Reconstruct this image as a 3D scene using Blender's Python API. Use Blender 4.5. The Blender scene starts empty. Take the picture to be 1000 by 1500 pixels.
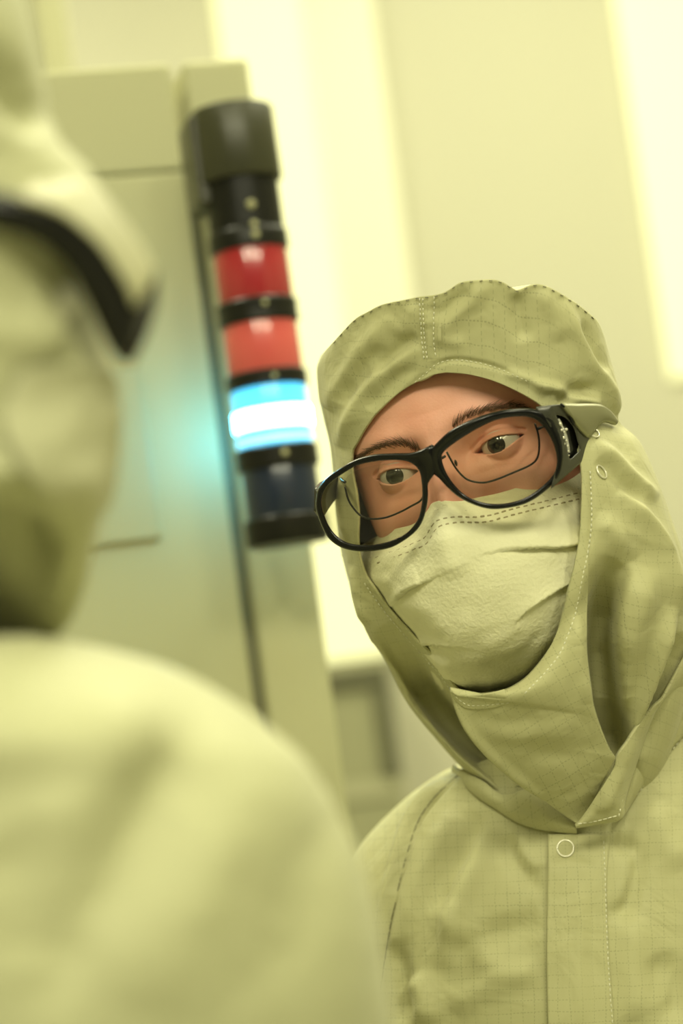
import bpy, bmesh, math, random
import numpy as np
from mathutils import Vector, Matrix
from mathutils.bvhtree import BVHTree
random.seed(4); RNG = np.random.default_rng(4)
SC = bpy.context.scene
COL = SC.collection

# ------------------------------------------------------------------ camera
FPX = 3542.0                                   # 85 mm on a 24 x 36 mm portrait frame, 1000 x 1500 px
PITCH, ROLL = math.radians(5.0), math.radians(7.7)
CAM = np.array([0.0, 0.0, 1.52])
_F = np.array([0, math.cos(PITCH), math.sin(PITCH)])
_U0 = np.array([0, -math.sin(PITCH), math.cos(PITCH)]); _R0 = np.array([1.0, 0, 0])
CR = math.cos(ROLL) * _R0 - math.sin(ROLL) * _U0
CU = math.sin(ROLL) * _R0 + math.cos(ROLL) * _U0
cam_d = bpy.data.cameras.new('camera'); cam = bpy.data.objects.new('camera', cam_d); COL.objects.link(cam)
cam_d.sensor_fit = 'HORIZONTAL'; cam_d.sensor_width = 24; cam_d.sensor_height = 36; cam_d.lens = 85
cam_d.clip_start = 0.05; cam_d.clip_end = 60
_m = Matrix.Identity(4)
for i in range(3):
    _m[i][0] = CR[i]; _m[i][1] = CU[i]; _m[i][2] = -_F[i]; _m[i][3] = CAM[i]
cam.matrix_world = _m
cam_d.dof.use_dof = True; cam_d.dof.focus_distance = 1.445; cam_d.dof.aperture_fstop = 3.7
SC.camera = cam

# ------------------------------------------------------------------ light and exposure
SC.view_settings.view_transform = 'Standard'; SC.view_settings.look = 'None'
SC.view_settings.gamma = 1; SC.view_settings.use_curve_mapping = False
SC.view_settings.exposure = 0.08
LIGHT_RGB = (1.0, 0.97, 0.68)
world = bpy.data.worlds.new('world'); SC.world = world; world.use_nodes = True
_bg = world.node_tree.nodes['Background']
_bg.inputs['Color'].default_value = (1.0, 0.97, 0.70, 1); _bg.inputs['Strength'].default_value = 0.10

def area_light(name, loc, sx, sy, power):
    d = bpy.data.lights.new(name, 'AREA'); d.shape = 'RECTANGLE'; d.size = sx; d.size_y = sy
    d.energy = power; d.color = LIGHT_RGB
    o = bpy.data.objects.new(name, d); COL.objects.link(o); o.location = loc
    return o
CEIL_Z = 3.5
LAMPS = [(-0.75, -1.3), (0.45, -1.3), (1.65, -1.3), (-0.75, 0.55), (0.45, 0.55), (1.65, 0.55), (-0.75, 2.0), (0.45, 2.0), (1.65, 2.0),
         (-0.75, 3.45), (0.45, 3.45), (1.65, 3.45)]
for lx, ly in LAMPS:
    area_light('ceiling_light_glow', (lx, ly, CEIL_Z - 0.075), 0.36, 1.1, 50.0 if ly < 0 else 3.0 if ly < 1 else 22.0)

# ------------------------------------------------------------------ pixel helpers
def W(px, py, d):
    """pixel (1000 x 1500 frame) and depth along the view axis -> world point"""
    px = np.asarray(px, float); py = np.asarray(py, float); d = np.asarray(d, float)
    x = (px - 500) / FPX * d; y = (750 - py) / FPX * d
    return CAM + x[..., None] * CR + y[..., None] * CU + d[..., None] * _F
def proj(P):
    v = np.asarray(P, float) - CAM
    d = v @ _F
    return 500 + (v @ CR) / d * FPX, 750 - (v @ CU) / d * FPX, d
def ray(px, py):
    v = (px - 500) / FPX * CR + (750 - py) / FPX * CU + _F
    return v
def on_plane(px, py, p0, n):
    v = ray(px, py); t = ((np.asarray(p0) - CAM) @ n) / (v @ n)
    return CAM + t * v

def spline(pts, n, closed=False):
    """Catmull-Rom through pts, resampled evenly by arc length"""
    p = np.asarray(pts, float)
    if closed: q = np.vstack([p[-1], p, p[0], p[1]])
    else: q = np.vstack([2 * p[0] - p[1], p, 2 * p[-1] - p[-2]])
    out = []
    for i in range(1, len(q) - 2):
        t = np.linspace(0, 1, 24, endpoint=False)[:, None]
        a, b, c, d = q[i - 1], q[i], q[i + 1], q[i + 2]
        out.append(0.5 * (2 * b + (c - a) * t + (2 * a - 5 * b + 4 * c - d) * t**2 + (3 * b - a - 3 * c + d) * t**3))
    out = np.vstack(out + [q[-2][None]])
    s = np.r_[0, np.cumsum(np.linalg.norm(np.diff(out, axis=0), axis=1))]
    tt = np.linspace(0, s[-1], n + (1 if closed else 0))
    r = np.stack([np.interp(tt, s, out[:, k]) for k in range(out.shape[1])], 1)
    return r[:-1] if closed else r
def keys(vals, t):
    """smooth interpolation of key rows at parameter t (key index)"""
    v = np.asarray(vals, float); n = len(v); t = np.clip(np.asarray(t, float), 0, n - 1 - 1e-9)
    i = t.astype(int); f = t - i
    if v.ndim > 1: f = f[:, None]
    g = lambda k: v[np.clip(k, 0, n - 1)]
    a, b, c, d = g(i - 1), g(i), g(i + 1), g(i + 2)
    return 0.5 * (2 * b + (c - a) * f + (2 * a - 5 * b + 4 * c - d) * f**2 + (3 * b - a - 3 * c + d) * f**3)
def inside(poly, x, y):
    poly = np.asarray(poly, float); r = np.zeros(np.shape(x), bool)
    x0, y0 = poly[:, 0], poly[:, 1]; x1, y1 = np.roll(x0, -1), np.roll(y0, -1)
    for a, b, c, d in zip(x0, y0, x1, y1):
        if b == d: continue
        k = ((b > y) != (d > y)) & (x < (c - a) * (y - b) / (d - b) + a)
        r ^= k
    return r
def seg_dist(poly, x, y):
    """distance to a polyline, signed side, and the fraction along it"""
    p = np.asarray(poly, float); best = np.full(np.shape(x), 1e9); side = np.zeros(np.shape(x)); fr = np.zeros(np.shape(x))
    L = np.r_[0, np.cumsum(np.linalg.norm(np.diff(p, axis=0), axis=1))]
    for i in range(len(p) - 1):
        a, b = p[i], p[i + 1]; ab = b - a; l2 = ab @ ab + 1e-12
        t = np.clip(((x - a[0]) * ab[0] + (y - a[1]) * ab[1]) / l2, 0, 1)
        dx, dy = x - a[0] - t * ab[0], y - a[1] - t * ab[1]
        dd = np.hypot(dx, dy); k = dd < best
        best = np.where(k, dd, best); side = np.where(k, np.sign(ab[0] * dy - ab[1] * dx), side)
        fr = np.where(k, (L[i] + t * (L[i + 1] - L[i])) / L[-1], fr)
    return best, side, fr

# ------------------------------------------------------------------ mesh helpers
def mesh_obj(name, V, Fc, mats, parent=None, origin=None, uv=None, smooth=True, midx=None, crease=None):
    V = np.asarray(V, float)
    o_ = np.zeros(3) if origin is None else np.asarray(origin)
    me = bpy.data.meshes.new(name); me.from_pydata((V - o_).tolist(), [], [list(map(int, f)) for f in Fc])
    if uv is not None:
        ul = me.uv_layers.new(name='UVMap'); li = np.empty(len(me.loops), int); me.loops.foreach_get('vertex_index', li)
        ul.data.foreach_set('uv', np.asarray(uv, float)[li].ravel())
    if smooth: me.polygons.foreach_set('use_smooth', np.ones(len(me.polygons), bool))
    for m in (mats if isinstance(mats, (list, tuple)) else [mats]): me.materials.append(m)
    if midx is not None: me.polygons.foreach_set('material_index', np.asarray(midx, int))
    me.update()
    o = bpy.data.objects.new(name, me); COL.objects.link(o)
    if parent is not None: o.parent = parent
    return o
def grid_faces(nr, nc, wrap=False):
    F = []
    for i in range(nr - 1):
        for j in range(nc if wrap else nc - 1):
            k = (j + 1) % nc
            F.append((i * nc + j, i * nc + k, (i + 1) * nc + k, (i + 1) * nc + j))
    return F
def normals(P, wrap=False):
    du = np.gradient(P, axis=1); dv = np.gradient(P, axis=0)
    if wrap: du = (np.roll(P, -1, 1) - np.roll(P, 1, 1)) / 2
    n = np.cross(du, dv); n /= np.linalg.norm(n, axis=2, keepdims=True) + 1e-12
    return n
def face_cam(n, P):
    s = np.sign(((CAM - P) * n).sum(-1, keepdims=True)); return n * s
def empty(name, loc):
    o = bpy.data.objects.new(name, None); COL.objects.link(o); o.location = loc; o.empty_display_size = 0.05; return o
def tag(o, label=None, cat=None, group=None, kind=None):
    for k, v in (('label', label), ('category', cat), ('group', group), ('kind', kind)):
        if v: o[k] = v
    return o
def solidify(o, t, off=-1.0):
    m = o.modifiers.new('thickness', 'SOLIDIFY'); m.thickness = t; m.offset = off; m.use_even_offset = False
    return o
def subsurf(o, n=1):
    m = o.modifiers.new('smooth', 'SUBSURF'); m.levels = n; m.render_levels = n; return o
class Shape:
    def __init__(s): s.v = []; s.f = []; s.m = []
    def add(s, V, F, m=0):
        b = len(s.v); s.v += [tuple(x) for x in np.asarray(V, float)]; s.f += [tuple(i + b for i in f) for f in F]; s.m += [m] * len(F)
    def box(s, p0, ex, ey, ez, m=0):
        p0, ex, ey, ez = map(lambda a: np.asarray(a, float), (p0, ex, ey, ez))
        V = [p0 + a * ex + b * ey + c * ez for c in (0, 1) for b in (0, 1) for a in (0, 1)]
        s.add(V, [(0, 2, 3, 1), (4, 5, 7, 6), (0, 1, 5, 4), (2, 6, 7, 3), (0, 4, 6, 2), (1, 3, 7, 5)], m)
    def lathe(s, c, axis, prof, n=48, m=0, caps=True):
        """prof: (height along axis, radius)"""
        axis = np.asarray(axis, float); axis = axis / np.linalg.norm(axis)
        t = np.cross(axis, [0.31, 0.9, 0.2]); t /= np.linalg.norm(t); b = np.cross(axis, t)
        an = np.linspace(0, 2 * np.pi, n, endpoint=False)
        V = [np.asarray(c) + h * axis + r * (math.cos(q) * t + math.sin(q) * b) for h, r in prof for q in an]
        F = [(i * n + j, i * n + (j + 1) % n, (i + 1) * n + (j + 1) % n, (i + 1) * n + j) for i in range(len(prof) - 1) for j in range(n)]
        if caps: F += [tuple(range(n))[::-1], tuple((len(prof) - 1) * n + j for j in range(n))]
        s.add(V, F, m)
    def tube(s, P, r, n=8, m=0, closed=False):
        P = np.asarray(P, float); k = len(P); r = np.broadcast_to(r, (k,))
        T = np.gradient(P, axis=0)
        if closed: T = np.roll(P, -1, 0) - np.roll(P, 1, 0)
        T /= np.linalg.norm(T, axis=1, keepdims=True) + 1e-12
        up = np.array([0.1, 0.2, 0.97]); V = []
        for p, t, rr in zip(P, T, r):
            a = np.cross(t, up); a /= np.linalg.norm(a) + 1e-9; b = np.cross(t, a)
            V += [p + rr * (math.cos(q) * a + math.sin(q) * b) for q in np.linspace(0, 2 * np.pi, n, endpoint=False)]
        R = k if closed else k - 1
        F = [(i * n + j, i * n + (j + 1) % n, ((i + 1) % k) * n + (j + 1) % n, ((i + 1) % k) * n + j) for i in range(R) for j in range(n)]
        if not closed: F += [tuple(range(n))[::-1], tuple((k - 1) * n + j for j in range(n))]
        s.add(V, F, m)
    def build(s, name, mats, parent=None, origin=None, smooth=True, bevel=0, angle=None):
        o = mesh_obj(name, s.v, s.f, mats, parent, origin, smooth=smooth, midx=s.m)
        if bevel:
            b = o.modifiers.new('bevel', 'BEVEL'); b.width = bevel; b.segments = 3; b.limit_method = 'ANGLE'; b.angle_limit = math.radians(40)
            w = o.modifiers.new('wn', 'WEIGHTED_NORMAL'); w.keep_sharp = True
        return o

# ------------------------------------------------------------------ materials
def mat(name, rgb, rough=0.6, metal=0.0, spec=0.5, noise=0.0, nscale=30, bump=0.0, bscale=200, coat=0.0, emit=None, estr=0, sheen=0, trans=0.0):
    m = bpy.data.materials.new(name); m.use_nodes = True; nt = m.node_tree; B = nt.nodes['Principled BSDF']
    B.inputs['Base Color'].default_value = (*rgb, 1); B.inputs['Roughness'].default_value = rough
    B.inputs['Metallic'].default_value = metal; B.inputs['Specular IOR Level'].default_value = spec
    B.inputs['Coat Weight'].default_value = coat; B.inputs['Sheen Weight'].default_value = sheen
    B.inputs['Transmission Weight'].default_value = trans
    tc = nt.nodes.new('ShaderNodeTexCoord')
    if emit: B.inputs['Emission Color'].default_value = (*emit, 1); B.inputs['Emission Strength'].default_value = estr
    if noise:
        n = nt.nodes.new('ShaderNodeTexNoise'); n.inputs['Scale'].default_value = nscale; n.inputs['Detail'].default_value = 4
        nt.links.new(tc.outputs['Object'], n.inputs['Vector'])
        mx = nt.nodes.new('ShaderNodeMix'); mx.data_type = 'RGBA'
        mx.inputs[6].default_value = (*[c * (1 - noise) for c in rgb], 1); mx.inputs[7].default_value = (*[min(1, c * (1 + noise)) for c in rgb], 1)
        nt.links.new(n.outputs['Fac'], mx.inputs[0]); nt.links.new(mx.outputs[2], B.inputs['Base Color'])
    if bump:
        n = nt.nodes.new('ShaderNodeTexNoise'); n.inputs['Scale'].default_value = bscale; n.inputs['Detail'].default_value = 3
        nt.links.new(tc.outputs['Object'], n.inputs['Vector'])
        b = nt.nodes.new('ShaderNodeBump'); b.inputs['Strength'].default_value = bump; b.inputs['Distance'].default_value = 0.002
        nt.links.new(n.outputs['Fac'], b.inputs['Height']); nt.links.new(b.outputs['Normal'], B.inputs['Normal'])
    return m

def ripstop(name, rgb, cell=0.0074, angle=0.0, line=0.30, wrinkle=0.35):
    """woven cleanroom cloth with a thin broken carbon-thread grid (UVs are in metres)"""
    m = bpy.data.materials.new(name); m.use_nodes = True; nt = m.node_tree; B = nt.nodes['Principled BSDF']; N = nt.nodes.new; Lk = nt.links.new
    B.inputs['Roughness'].default_value = 0.62; B.inputs['Specular IOR Level'].default_value = 0.32
    B.inputs['Sheen Weight'].default_value = 0.12; B.inputs['Sheen Roughness'].default_value = 0.4
    uv = N('ShaderNodeUVMap'); mp = N('ShaderNodeMapping'); mp.inputs['Rotation'].default_value[2] = angle
    mp.inputs['Scale'].default_value = (1 / cell, 1 / cell, 1); Lk(uv.outputs[0], mp.inputs[0])
    nz = N('ShaderNodeTexNoise'); nz.inputs['Scale'].default_value = 0.35; nz.inputs['Detail'].default_value = 2
    Lk(mp.outputs[0], nz.inputs['Vector'])
    vm = N('ShaderNodeVectorMath'); vm.operation = 'MULTIPLY_ADD'; vm.inputs[1].default_value = (0.5, 0.5, 0); Lk(nz.outputs['Color'], vm.inputs[0]); Lk(mp.outputs[0], vm.inputs[2])
    sp = N('ShaderNodeSeparateXYZ'); Lk(vm.outputs[0], sp.inputs[0])
    def math_(op, a, b=None):
        n = N('ShaderNodeMath'); n.operation = op
        for k, v in enumerate((a, b)):
            if v is None: continue
            if hasattr(v, 'is_linked'): Lk(v, n.inputs[k])
            else: n.inputs[k].default_value = v
        return n.outputs[0]
    def lines(a, b):
        d = math_('ABSOLUTE', math_('SUBTRACT', math_('FRACT', a), 0.5))
        ln = math_('LESS_THAN', d, 0.03)
        dash = math_('GREATER_THAN', math_('SINE', math_('MULTIPLY', b, 21.0)), -0.25)
        return math_('MULTIPLY', ln, dash)
    g = math_('MAXIMUM', lines(sp.outputs[0], sp.outputs[1]), lines(sp.outputs[1], sp.outputs[0]))
    n2 = N('ShaderNodeTexNoise'); n2.inputs['Scale'].default_value = 0.25; n2.inputs['Detail'].default_value = 1; Lk(mp.outputs[0], n2.inputs['Vector'])
    fade = N('ShaderNodeMapRange'); fade.inputs[1].default_value = 0.3; fade.inputs[2].default_value = 0.65; fade.inputs[3].default_value = 0.25; Lk(n2.outputs['Fac'], fade.inputs[0])
    g = math_('MULTIPLY', math_('MULTIPLY', g, fade.outputs[0]), line)
    mx = N('ShaderNodeMix'); mx.data_type = 'RGBA'; mx.inputs[6].default_value = (*rgb, 1); mx.inputs[7].default_value = (0.05, 0.055, 0.03, 1)
    Lk(g, mx.inputs[0]); Lk(mx.outputs[2], B.inputs['Base Color'])
    tc = N('ShaderNodeTexCoord')
    w = N('ShaderNodeTexNoise'); w.inputs['Scale'].default_value = 26; w.inputs['Detail'].default_value = 3; w.inputs['Roughness'].default_value = 0.45; w.inputs['Distortion'].default_value = 0.7
    Lk(tc.outputs['Object'], w.inputs['Vector'])
    b = N('ShaderNodeBump'); b.inputs['Strength'].default_value = wrinkle; b.inputs['Distance'].default_value = 0.012; Lk(w.outputs['Fac'], b.inputs['Height'])
    wv = N('ShaderNodeTexNoise'); wv.inputs['Scale'].default_value = 14; wv.inputs['Detail'].default_value = 1; Lk(mp.outputs[0], wv.inputs['Vector'])
    b2 = N('ShaderNodeBump'); b2.inputs['Strength'].default_value = 0.12; b2.inputs['Distance'].default_value = 0.0004; Lk(wv.outputs['Fac'], b2.inputs['Height']); Lk(b.outputs[0], b2.inputs['Normal'])
    Lk(b2.outputs[0], B.inputs['Normal'])
    return m

CLOTH = (0.48, 0.468, 0.255)
M = dict(
    hood=ripstop('hood cloth', CLOTH, angle=0.12, line=0.3), bib=ripstop('bib cloth', CLOTH, angle=0.5, line=0.32),
    suit=ripstop('suit cloth', CLOTH, angle=0.03, line=0.36), collar=ripstop('collar cloth', CLOTH, angle=0.9, line=0.3, wrinkle=0.2),
    far_suit=ripstop('near suit cloth', (0.44, 0.442, 0.255), line=0.2),
    thread=mat('thread', (0.80, 0.79, 0.62), 0.7), dark_thread=mat('dark thread', (0.16, 0.15, 0.09), 0.8),
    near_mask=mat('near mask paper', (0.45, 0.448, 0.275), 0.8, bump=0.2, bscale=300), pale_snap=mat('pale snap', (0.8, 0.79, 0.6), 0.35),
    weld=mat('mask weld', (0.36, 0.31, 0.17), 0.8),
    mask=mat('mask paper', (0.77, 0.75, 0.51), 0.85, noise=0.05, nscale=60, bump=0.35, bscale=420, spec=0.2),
    black=mat('black plastic', (0.006, 0.006, 0.005), 0.2, spec=0.28), satin=mat('satin plastic', (0.045, 0.045, 0.03), 0.32, spec=0.7, metal=0.2),
    temple=mat('temple metal', (0.30, 0.295, 0.17), 0.34, metal=0.55, spec=0.6),
    shelf=mat('brow shelf sheen', (0.40, 0.39, 0.22), 0.5, spec=0.5),  # pale colour stands in for ceiling light reflected off dark plastic
    wire=mat('dark wire', (0.02, 0.02, 0.018), 0.3, metal=0.4),
    chrome=mat('steel ring', (0.80, 0.78, 0.62), 0.3, metal=0.5),
    iris=mat('iris', (0.03, 0.028, 0.016), 0.2, noise=0.5, nscale=900, coat=1.0), pupil=mat('pupil', (0.004, 0.004, 0.004), 0.08, coat=1.0),
    sclera=mat('sclera', (0.62, 0.58, 0.50), 0.3, noise=0.06, nscale=300, coat=0.6),
    brow=mat('brow hair', (0.14, 0.08, 0.04), 0.6),
)
def skin_mat():
    m = bpy.data.materials.new('skin'); m.use_nodes = True; nt = m.node_tree; B = nt.nodes['Principled BSDF']; N = nt.nodes.new; Lk = nt.links.new
    tc = N('ShaderNodeTexCoord'); n1 = N('ShaderNodeTexNoise'); n1.inputs['Scale'].default_value = 45; n1.inputs['Detail'].default_value = 5
    Lk(tc.outputs['Object'], n1.inputs['Vector'])
    r = N('ShaderNodeValToRGB'); r.color_ramp.elements[0].position = 0.3; r.color_ramp.elements[0].color = (0.75, 0.35, 0.25, 1)
    r.color_ramp.elements[1].position = 0.7; r.color_ramp.elements[1].color = (0.83, 0.43, 0.32, 1); Lk(n1.outputs['Fac'], r.inputs[0])
    Lk(r.outputs[0], B.inputs['Base Color'])
    B.inputs['Roughness'].default_value = 0.5; B.inputs['Specular IOR Level'].default_value = 0.4
    B.inputs['Subsurface Weight'].default_value = 0.15; B.inputs['Subsurface Radius'].default_value = (0.004, 0.0015, 0.0008); B.inputs['Subsurface Scale'].default_value = 1
    n2 = N('ShaderNodeTexNoise'); n2.inputs['Scale'].default_value = 700; n2.inputs['Detail'].default_value = 3; Lk(tc.outputs['Object'], n2.inputs['Vector'])
    b = N('ShaderNodeBump'); b.inputs['Strength'].default_value = 0.25; b.inputs['Distance'].default_value = 0.0006; Lk(n2.outputs['Fac'], b.inputs['Height']); Lk(b.outputs[0], B.inputs['Normal'])
    return m
M['skin'] = skin_mat()
def lens_mat(name, tint, refl=1.0, rough=0.02):
    m = bpy.data.materials.new(name); m.use_nodes = True; nt = m.node_tree; nt.nodes.remove(nt.nodes['Principled BSDF']); N = nt.nodes.new; Lk = nt.links.new
    t = N('ShaderNodeBsdfTransparent'); t.inputs[0].default_value = (*tint, 1); g = N('ShaderNodeBsdfGlossy'); g.inputs['Roughness'].default_value = rough
    g.inputs[0].default_value = (0.9, 0.9, 1.0, 1)
    fr = N('ShaderNodeFresnel'); fr.inputs[0].default_value = 1.45; mu = N('ShaderNodeMath'); mu.operation = 'MULTIPLY'; mu.inputs[1].default_value = refl; Lk(fr.outputs[0], mu.inputs[0])
    mx = N('ShaderNodeMixShader'); Lk(mu.outputs[0], mx.inputs[0]); Lk(t.outputs[0], mx.inputs[1]); Lk(g.outputs[0], mx.inputs[2]); Lk(mx.outputs[0], nt.nodes['Material Output'].inputs[0])
    return m
M['goggle_lens'] = lens_mat('goggle lens', (0.72, 0.70, 0.61), 0.9); M['specs_lens'] = lens_mat('spectacle lens', (0.90, 0.88, 0.82), 0.7)
M['side_lens'] = lens_mat('side lens', (0.85, 0.85, 0.75), 2.0, 0.05)

# ================================================================== the setting
WALL_Y = 4.6
M.update(wall=mat('painted wall', (0.475, 0.465, 0.335), 0.55, noise=0.015, nscale=3),
         ceil=mat('ceiling tile', (0.55, 0.54, 0.42), 0.7), sidewall=mat('side wall', (0.36, 0.355, 0.26), 0.6), floor=mat('vinyl floor', (0.34, 0.335, 0.24), 0.35, noise=0.04, nscale=6),
         glow=mat('lit panel', (0.3, 0.3, 0.2), 0.4, emit=(1.0, 0.985, 0.47), estr=0.98),
         lamp=mat('lamp diffuser', (0.9, 0.9, 0.7), 0.5, emit=(1.0, 0.965, 0.60), estr=2.2),
         frame=mat('lamp housing', (0.7, 0.69, 0.55), 0.5),
         trim=mat('pale trim', (0.72, 0.715, 0.54), 0.45))
def wall_pt(px, py): return on_plane(px, py, (0, WALL_Y, 0), np.array([0, 1.0, 0]))
def panel(name, p0, ex, ey, ez, m, parent=None, bevel=0, kind=None):
    s = Shape(); s.box(p0, ex, ey, ez); o = s.build(name, m, parent, smooth=False, bevel=bevel)
    if kind: o['kind'] = kind
    return o
X0, X1, YB = -2.6, 3.0, -3.2
panel('floor', (X0, YB, -0.05), (X1 - X0, 0, 0), (0, WALL_Y - YB, 0), (0, 0, 0.05), M['floor'], kind='structure')
panel('ceiling', (X0, YB, CEIL_Z), (X1 - X0, 0, 0), (0, WALL_Y - YB, 0), (0, 0, 0.05), M['ceil'], kind='structure')
panel('wall_left', (X0 - 0.05, YB, 0), (0.05, 0, 0), (0, WALL_Y - YB, 0), (0, 0, CEIL_Z), M['sidewall'], kind='structure')
panel('wall_right', (X1, YB, 0), (0.05, 0, 0), (0, WALL_Y - YB, 0), (0, 0, CEIL_Z), M['sidewall'], kind='structure')
panel('wall_back', (X0, WALL_Y, 0), (X1 - X0, 0, 0), (0, 0.05, 0), (0, 0, CEIL_Z), M['wall'], kind='structure')
def wall_rect(name, px0, px1, ymid, z0, z1, dy, th, m, kind='structure', parent=None):
    a, b = wall_pt(px0, ymid)[0], wall_pt(px1, ymid)[0]
    return panel(name, (a, WALL_Y - dy - th, z0), (b - a, 0, 0), (0, th, 0), (0, 0, z1 - z0), m, parent, kind=kind)
zb = wall_pt(520, 965)[2]; zr = wall_pt(985, 556)[2]
# lit window beside the cabinet and its pale reveal
w1 = wall_rect('window_1', 352, 482, 300, zb, 3.45, 0.0, 0.012, M['glow'])
wall_rect('trim_1', 482, 585, 300, zb, 3.45, 0.0, 0.03, M['trim'])
w2 = wall_rect('window_2', 943, 1300, 300, zr, 3.45, 0.0, 0.012, M['glow'])
# wall-mounted equipment cabinet seen between machine and hood
a, b = wall_pt(487, 985), wall_pt(576, 985)
c = wall_pt(530, 1142); e = wall_pt(530, 1300)
M.update(equip=mat('equipment grey', (0.30, 0.30, 0.17), 0.5), equip_dark=mat('equipment dark', (0.10, 0.10, 0.05), 0.5), equip_pale=mat('equipment pale', (0.40, 0.395, 0.24), 0.5))
ec = empty('wall_cabinet', ((a[0] + b[0]) / 2, WALL_Y, e[2]))
tag(ec, 'grey olive wall cabinet with a dark frame, seen between machine and masked person', 'cabinet')
O = np.array(ec.location)
def cab_part(name, x0, x1, z0, z1, y0, th, m):
    s = Shape(); s.box(np.array([x0, WALL_Y - y0 - th, z0]) - O, (x1 - x0, 0, 0), (0, th, 0), (0, 0, z1 - z0)); return s.build(name, m, ec, smooth=False, bevel=0.003)
xa, xb = a[0] - 0.02, b[0] - 0.012; zt = a[2]
cab_part('body', xa, xb, e[2], zt, 0, 0.10, M['equip'])
cab_part('top_rail', xa, xb, zt - 0.035, zt, 0.10, 0.02, M['equip_dark'])
cab_part('side_rail', xb - 0.03, xb, c[2], zt - 0.036, 0.10, 0.02, M['equip_dark'])
cab_part('door', xa, xb - 0.031, c[2], zt - 0.036, 0.10, 0.008, M['equip'])
cab_part('shelf_strip', xa, xb + 0.005, c[2] - 0.035, c[2] - 0.001, 0.10, 0.012, M['equip_pale'])
cab_part('drawer', xa, xb, e[2], c[2] - 0.036, 0.10, 0.006, M['equip'])

for lx, ly in LAMPS:
    t = empty('ceiling_light', (lx, ly, CEIL_Z))
    s = Shape(); s.box((-0.21, -0.58, -0.06), (0.42, 0, 0), (0, 1.16, 0), (0, 0, 0.06)); s.build('housing', M['frame'], t, smooth=False)
    s = Shape(); s.box((-0.18, -0.55, -0.072), (0.36, 0, 0), (0, 1.10, 0), (0, 0, 0.012)); s.build('diffuser', M['lamp'], t, smooth=False)
    row = ('behind the camera', 'just ahead of the camera', 'above the person facing us', 'near the back wall')[0 if ly < 0 else 1 if ly < 1 else 2 if ly < 3 else 3]
    colm = ('left', 'middle', 'right')[0 if lx < 0 else 1 if lx < 1 else 2]
    tag(t, f'long pale yellow ceiling light, {colm} one of the row {row}', 'ceiling light', 'yellow ceiling lights')

# ================================================================== machine cabinet with signal tower
PSI = math.radians(14)
PE = np.array([math.cos(PSI), math.sin(PSI), 0]); PN = np.array([math.sin(PSI), -math.cos(PSI), 0])   # along the front, outwards
P0 = W(437, 640, 2.135); ZV = np.array([0, 0, 1.0])
def cabinet_uv(px, py):
    q = on_plane(px, py, P0, PN); return (q - P0) @ PE, q[2]
u_right = 0.0
u_gap = cabinet_uv(331, 640)[0]; u_left = u_gap - 0.62
z_r = cabinet_uv(330, 85)[1]; z_l = cabinet_uv(180, 96)[1]
M.update(machine=mat('machine paint', (0.43, 0.425, 0.245), 0.55, noise=0.02, nscale=4), gapdark=mat('machine seam', (0.20, 0.195, 0.11), 0.6), plate=mat('machine plate', (0.395, 0.39, 0.225), 0.42))
mc = empty('machine_cabinet', tuple(P0 * [1, 1, 0] - PN * 0.4)); O = np.array(mc.location)
tag(mc, 'tall pale olive machine cabinet with panel seam behind the signal tower', 'cabinet')
def mc_box(name, u0, u1, z0, z1, d0, d1, m, bevel=0.004, parent=None):
    s = Shape(); s.box(P0 * [1, 1, 0] + PE * u0 + PN * d0 + ZV * z0 - O, PE * (u1 - u0), PN * (d1 - d0), ZV * (z1 - z0)); return s.build(name, m, parent or mc, smooth=False, bevel=bevel)
mc_box('body', u_left, u_gap - 0.012, 0.02, z_l - 0.03, -0.75, -0.02, M['machine'])
mc_box('side_panel', u_gap + 0.005, u_right, 0.02, z_r, -0.75, 0.0, M['machine'], 0.005)
zs = cabinet_uv(180, 256)[1]
mc_box('upper_panel', u_left, u_gap - 0.006, zs + 0.0004, z_l, -0.02, 0.0, M['machine'])
mc_box('lower_panel', u_left, u_gap - 0.006, 0.06, zs - 0.0004, -0.02, 0.0, M['machine'])
mc_box('seam_strip', u_gap - 0.012, u_gap + 0.005, 0.02, z_r - 0.08, -0.05, -0.012, M['gapdark'], 0)
ua, za = cabinet_uv(60, 545); ub, zb2 = cabinet_uv(236, 790)
pl = mc_box('access_plate', ua, ub, zb2, za, 0.0, 0.006, M['plate'], 0.005)
mc_box('plinth', u_left + 0.02, u_right - 0.02, 0.0, 0.06, -0.7, -0.04, M['gapdark'], 0)
# post beside the machine, behind it
pp = W(79, 40, 3.1)
s = Shape(); s.box((-0.017, -0.02, 0), (0.034, 0, 0), (0, 0.04, 0), (0, 0, CEIL_Z)); o = s.build('support_post', M['plate'], smooth=False, bevel=0.004); o.location = (pp[0], pp[1], 0)
tag(o, 'slim pale olive upright post rising behind the machine cabinet', 'post')
pp = W(20, 40, 3.2)
s = Shape(); s.box((-0.13, -0.05, 0), (0.166, 0, 0), (0, 0.10, 0), (0, 0, CEIL_Z)); o = s.build('upright_panel', M['equip_pale'], smooth=False, bevel=0.004); o.location = (pp[0], pp[1], 0)
tag(o, 'wide darker olive upright panel at the far left beside the slim post', 'panel')

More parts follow.
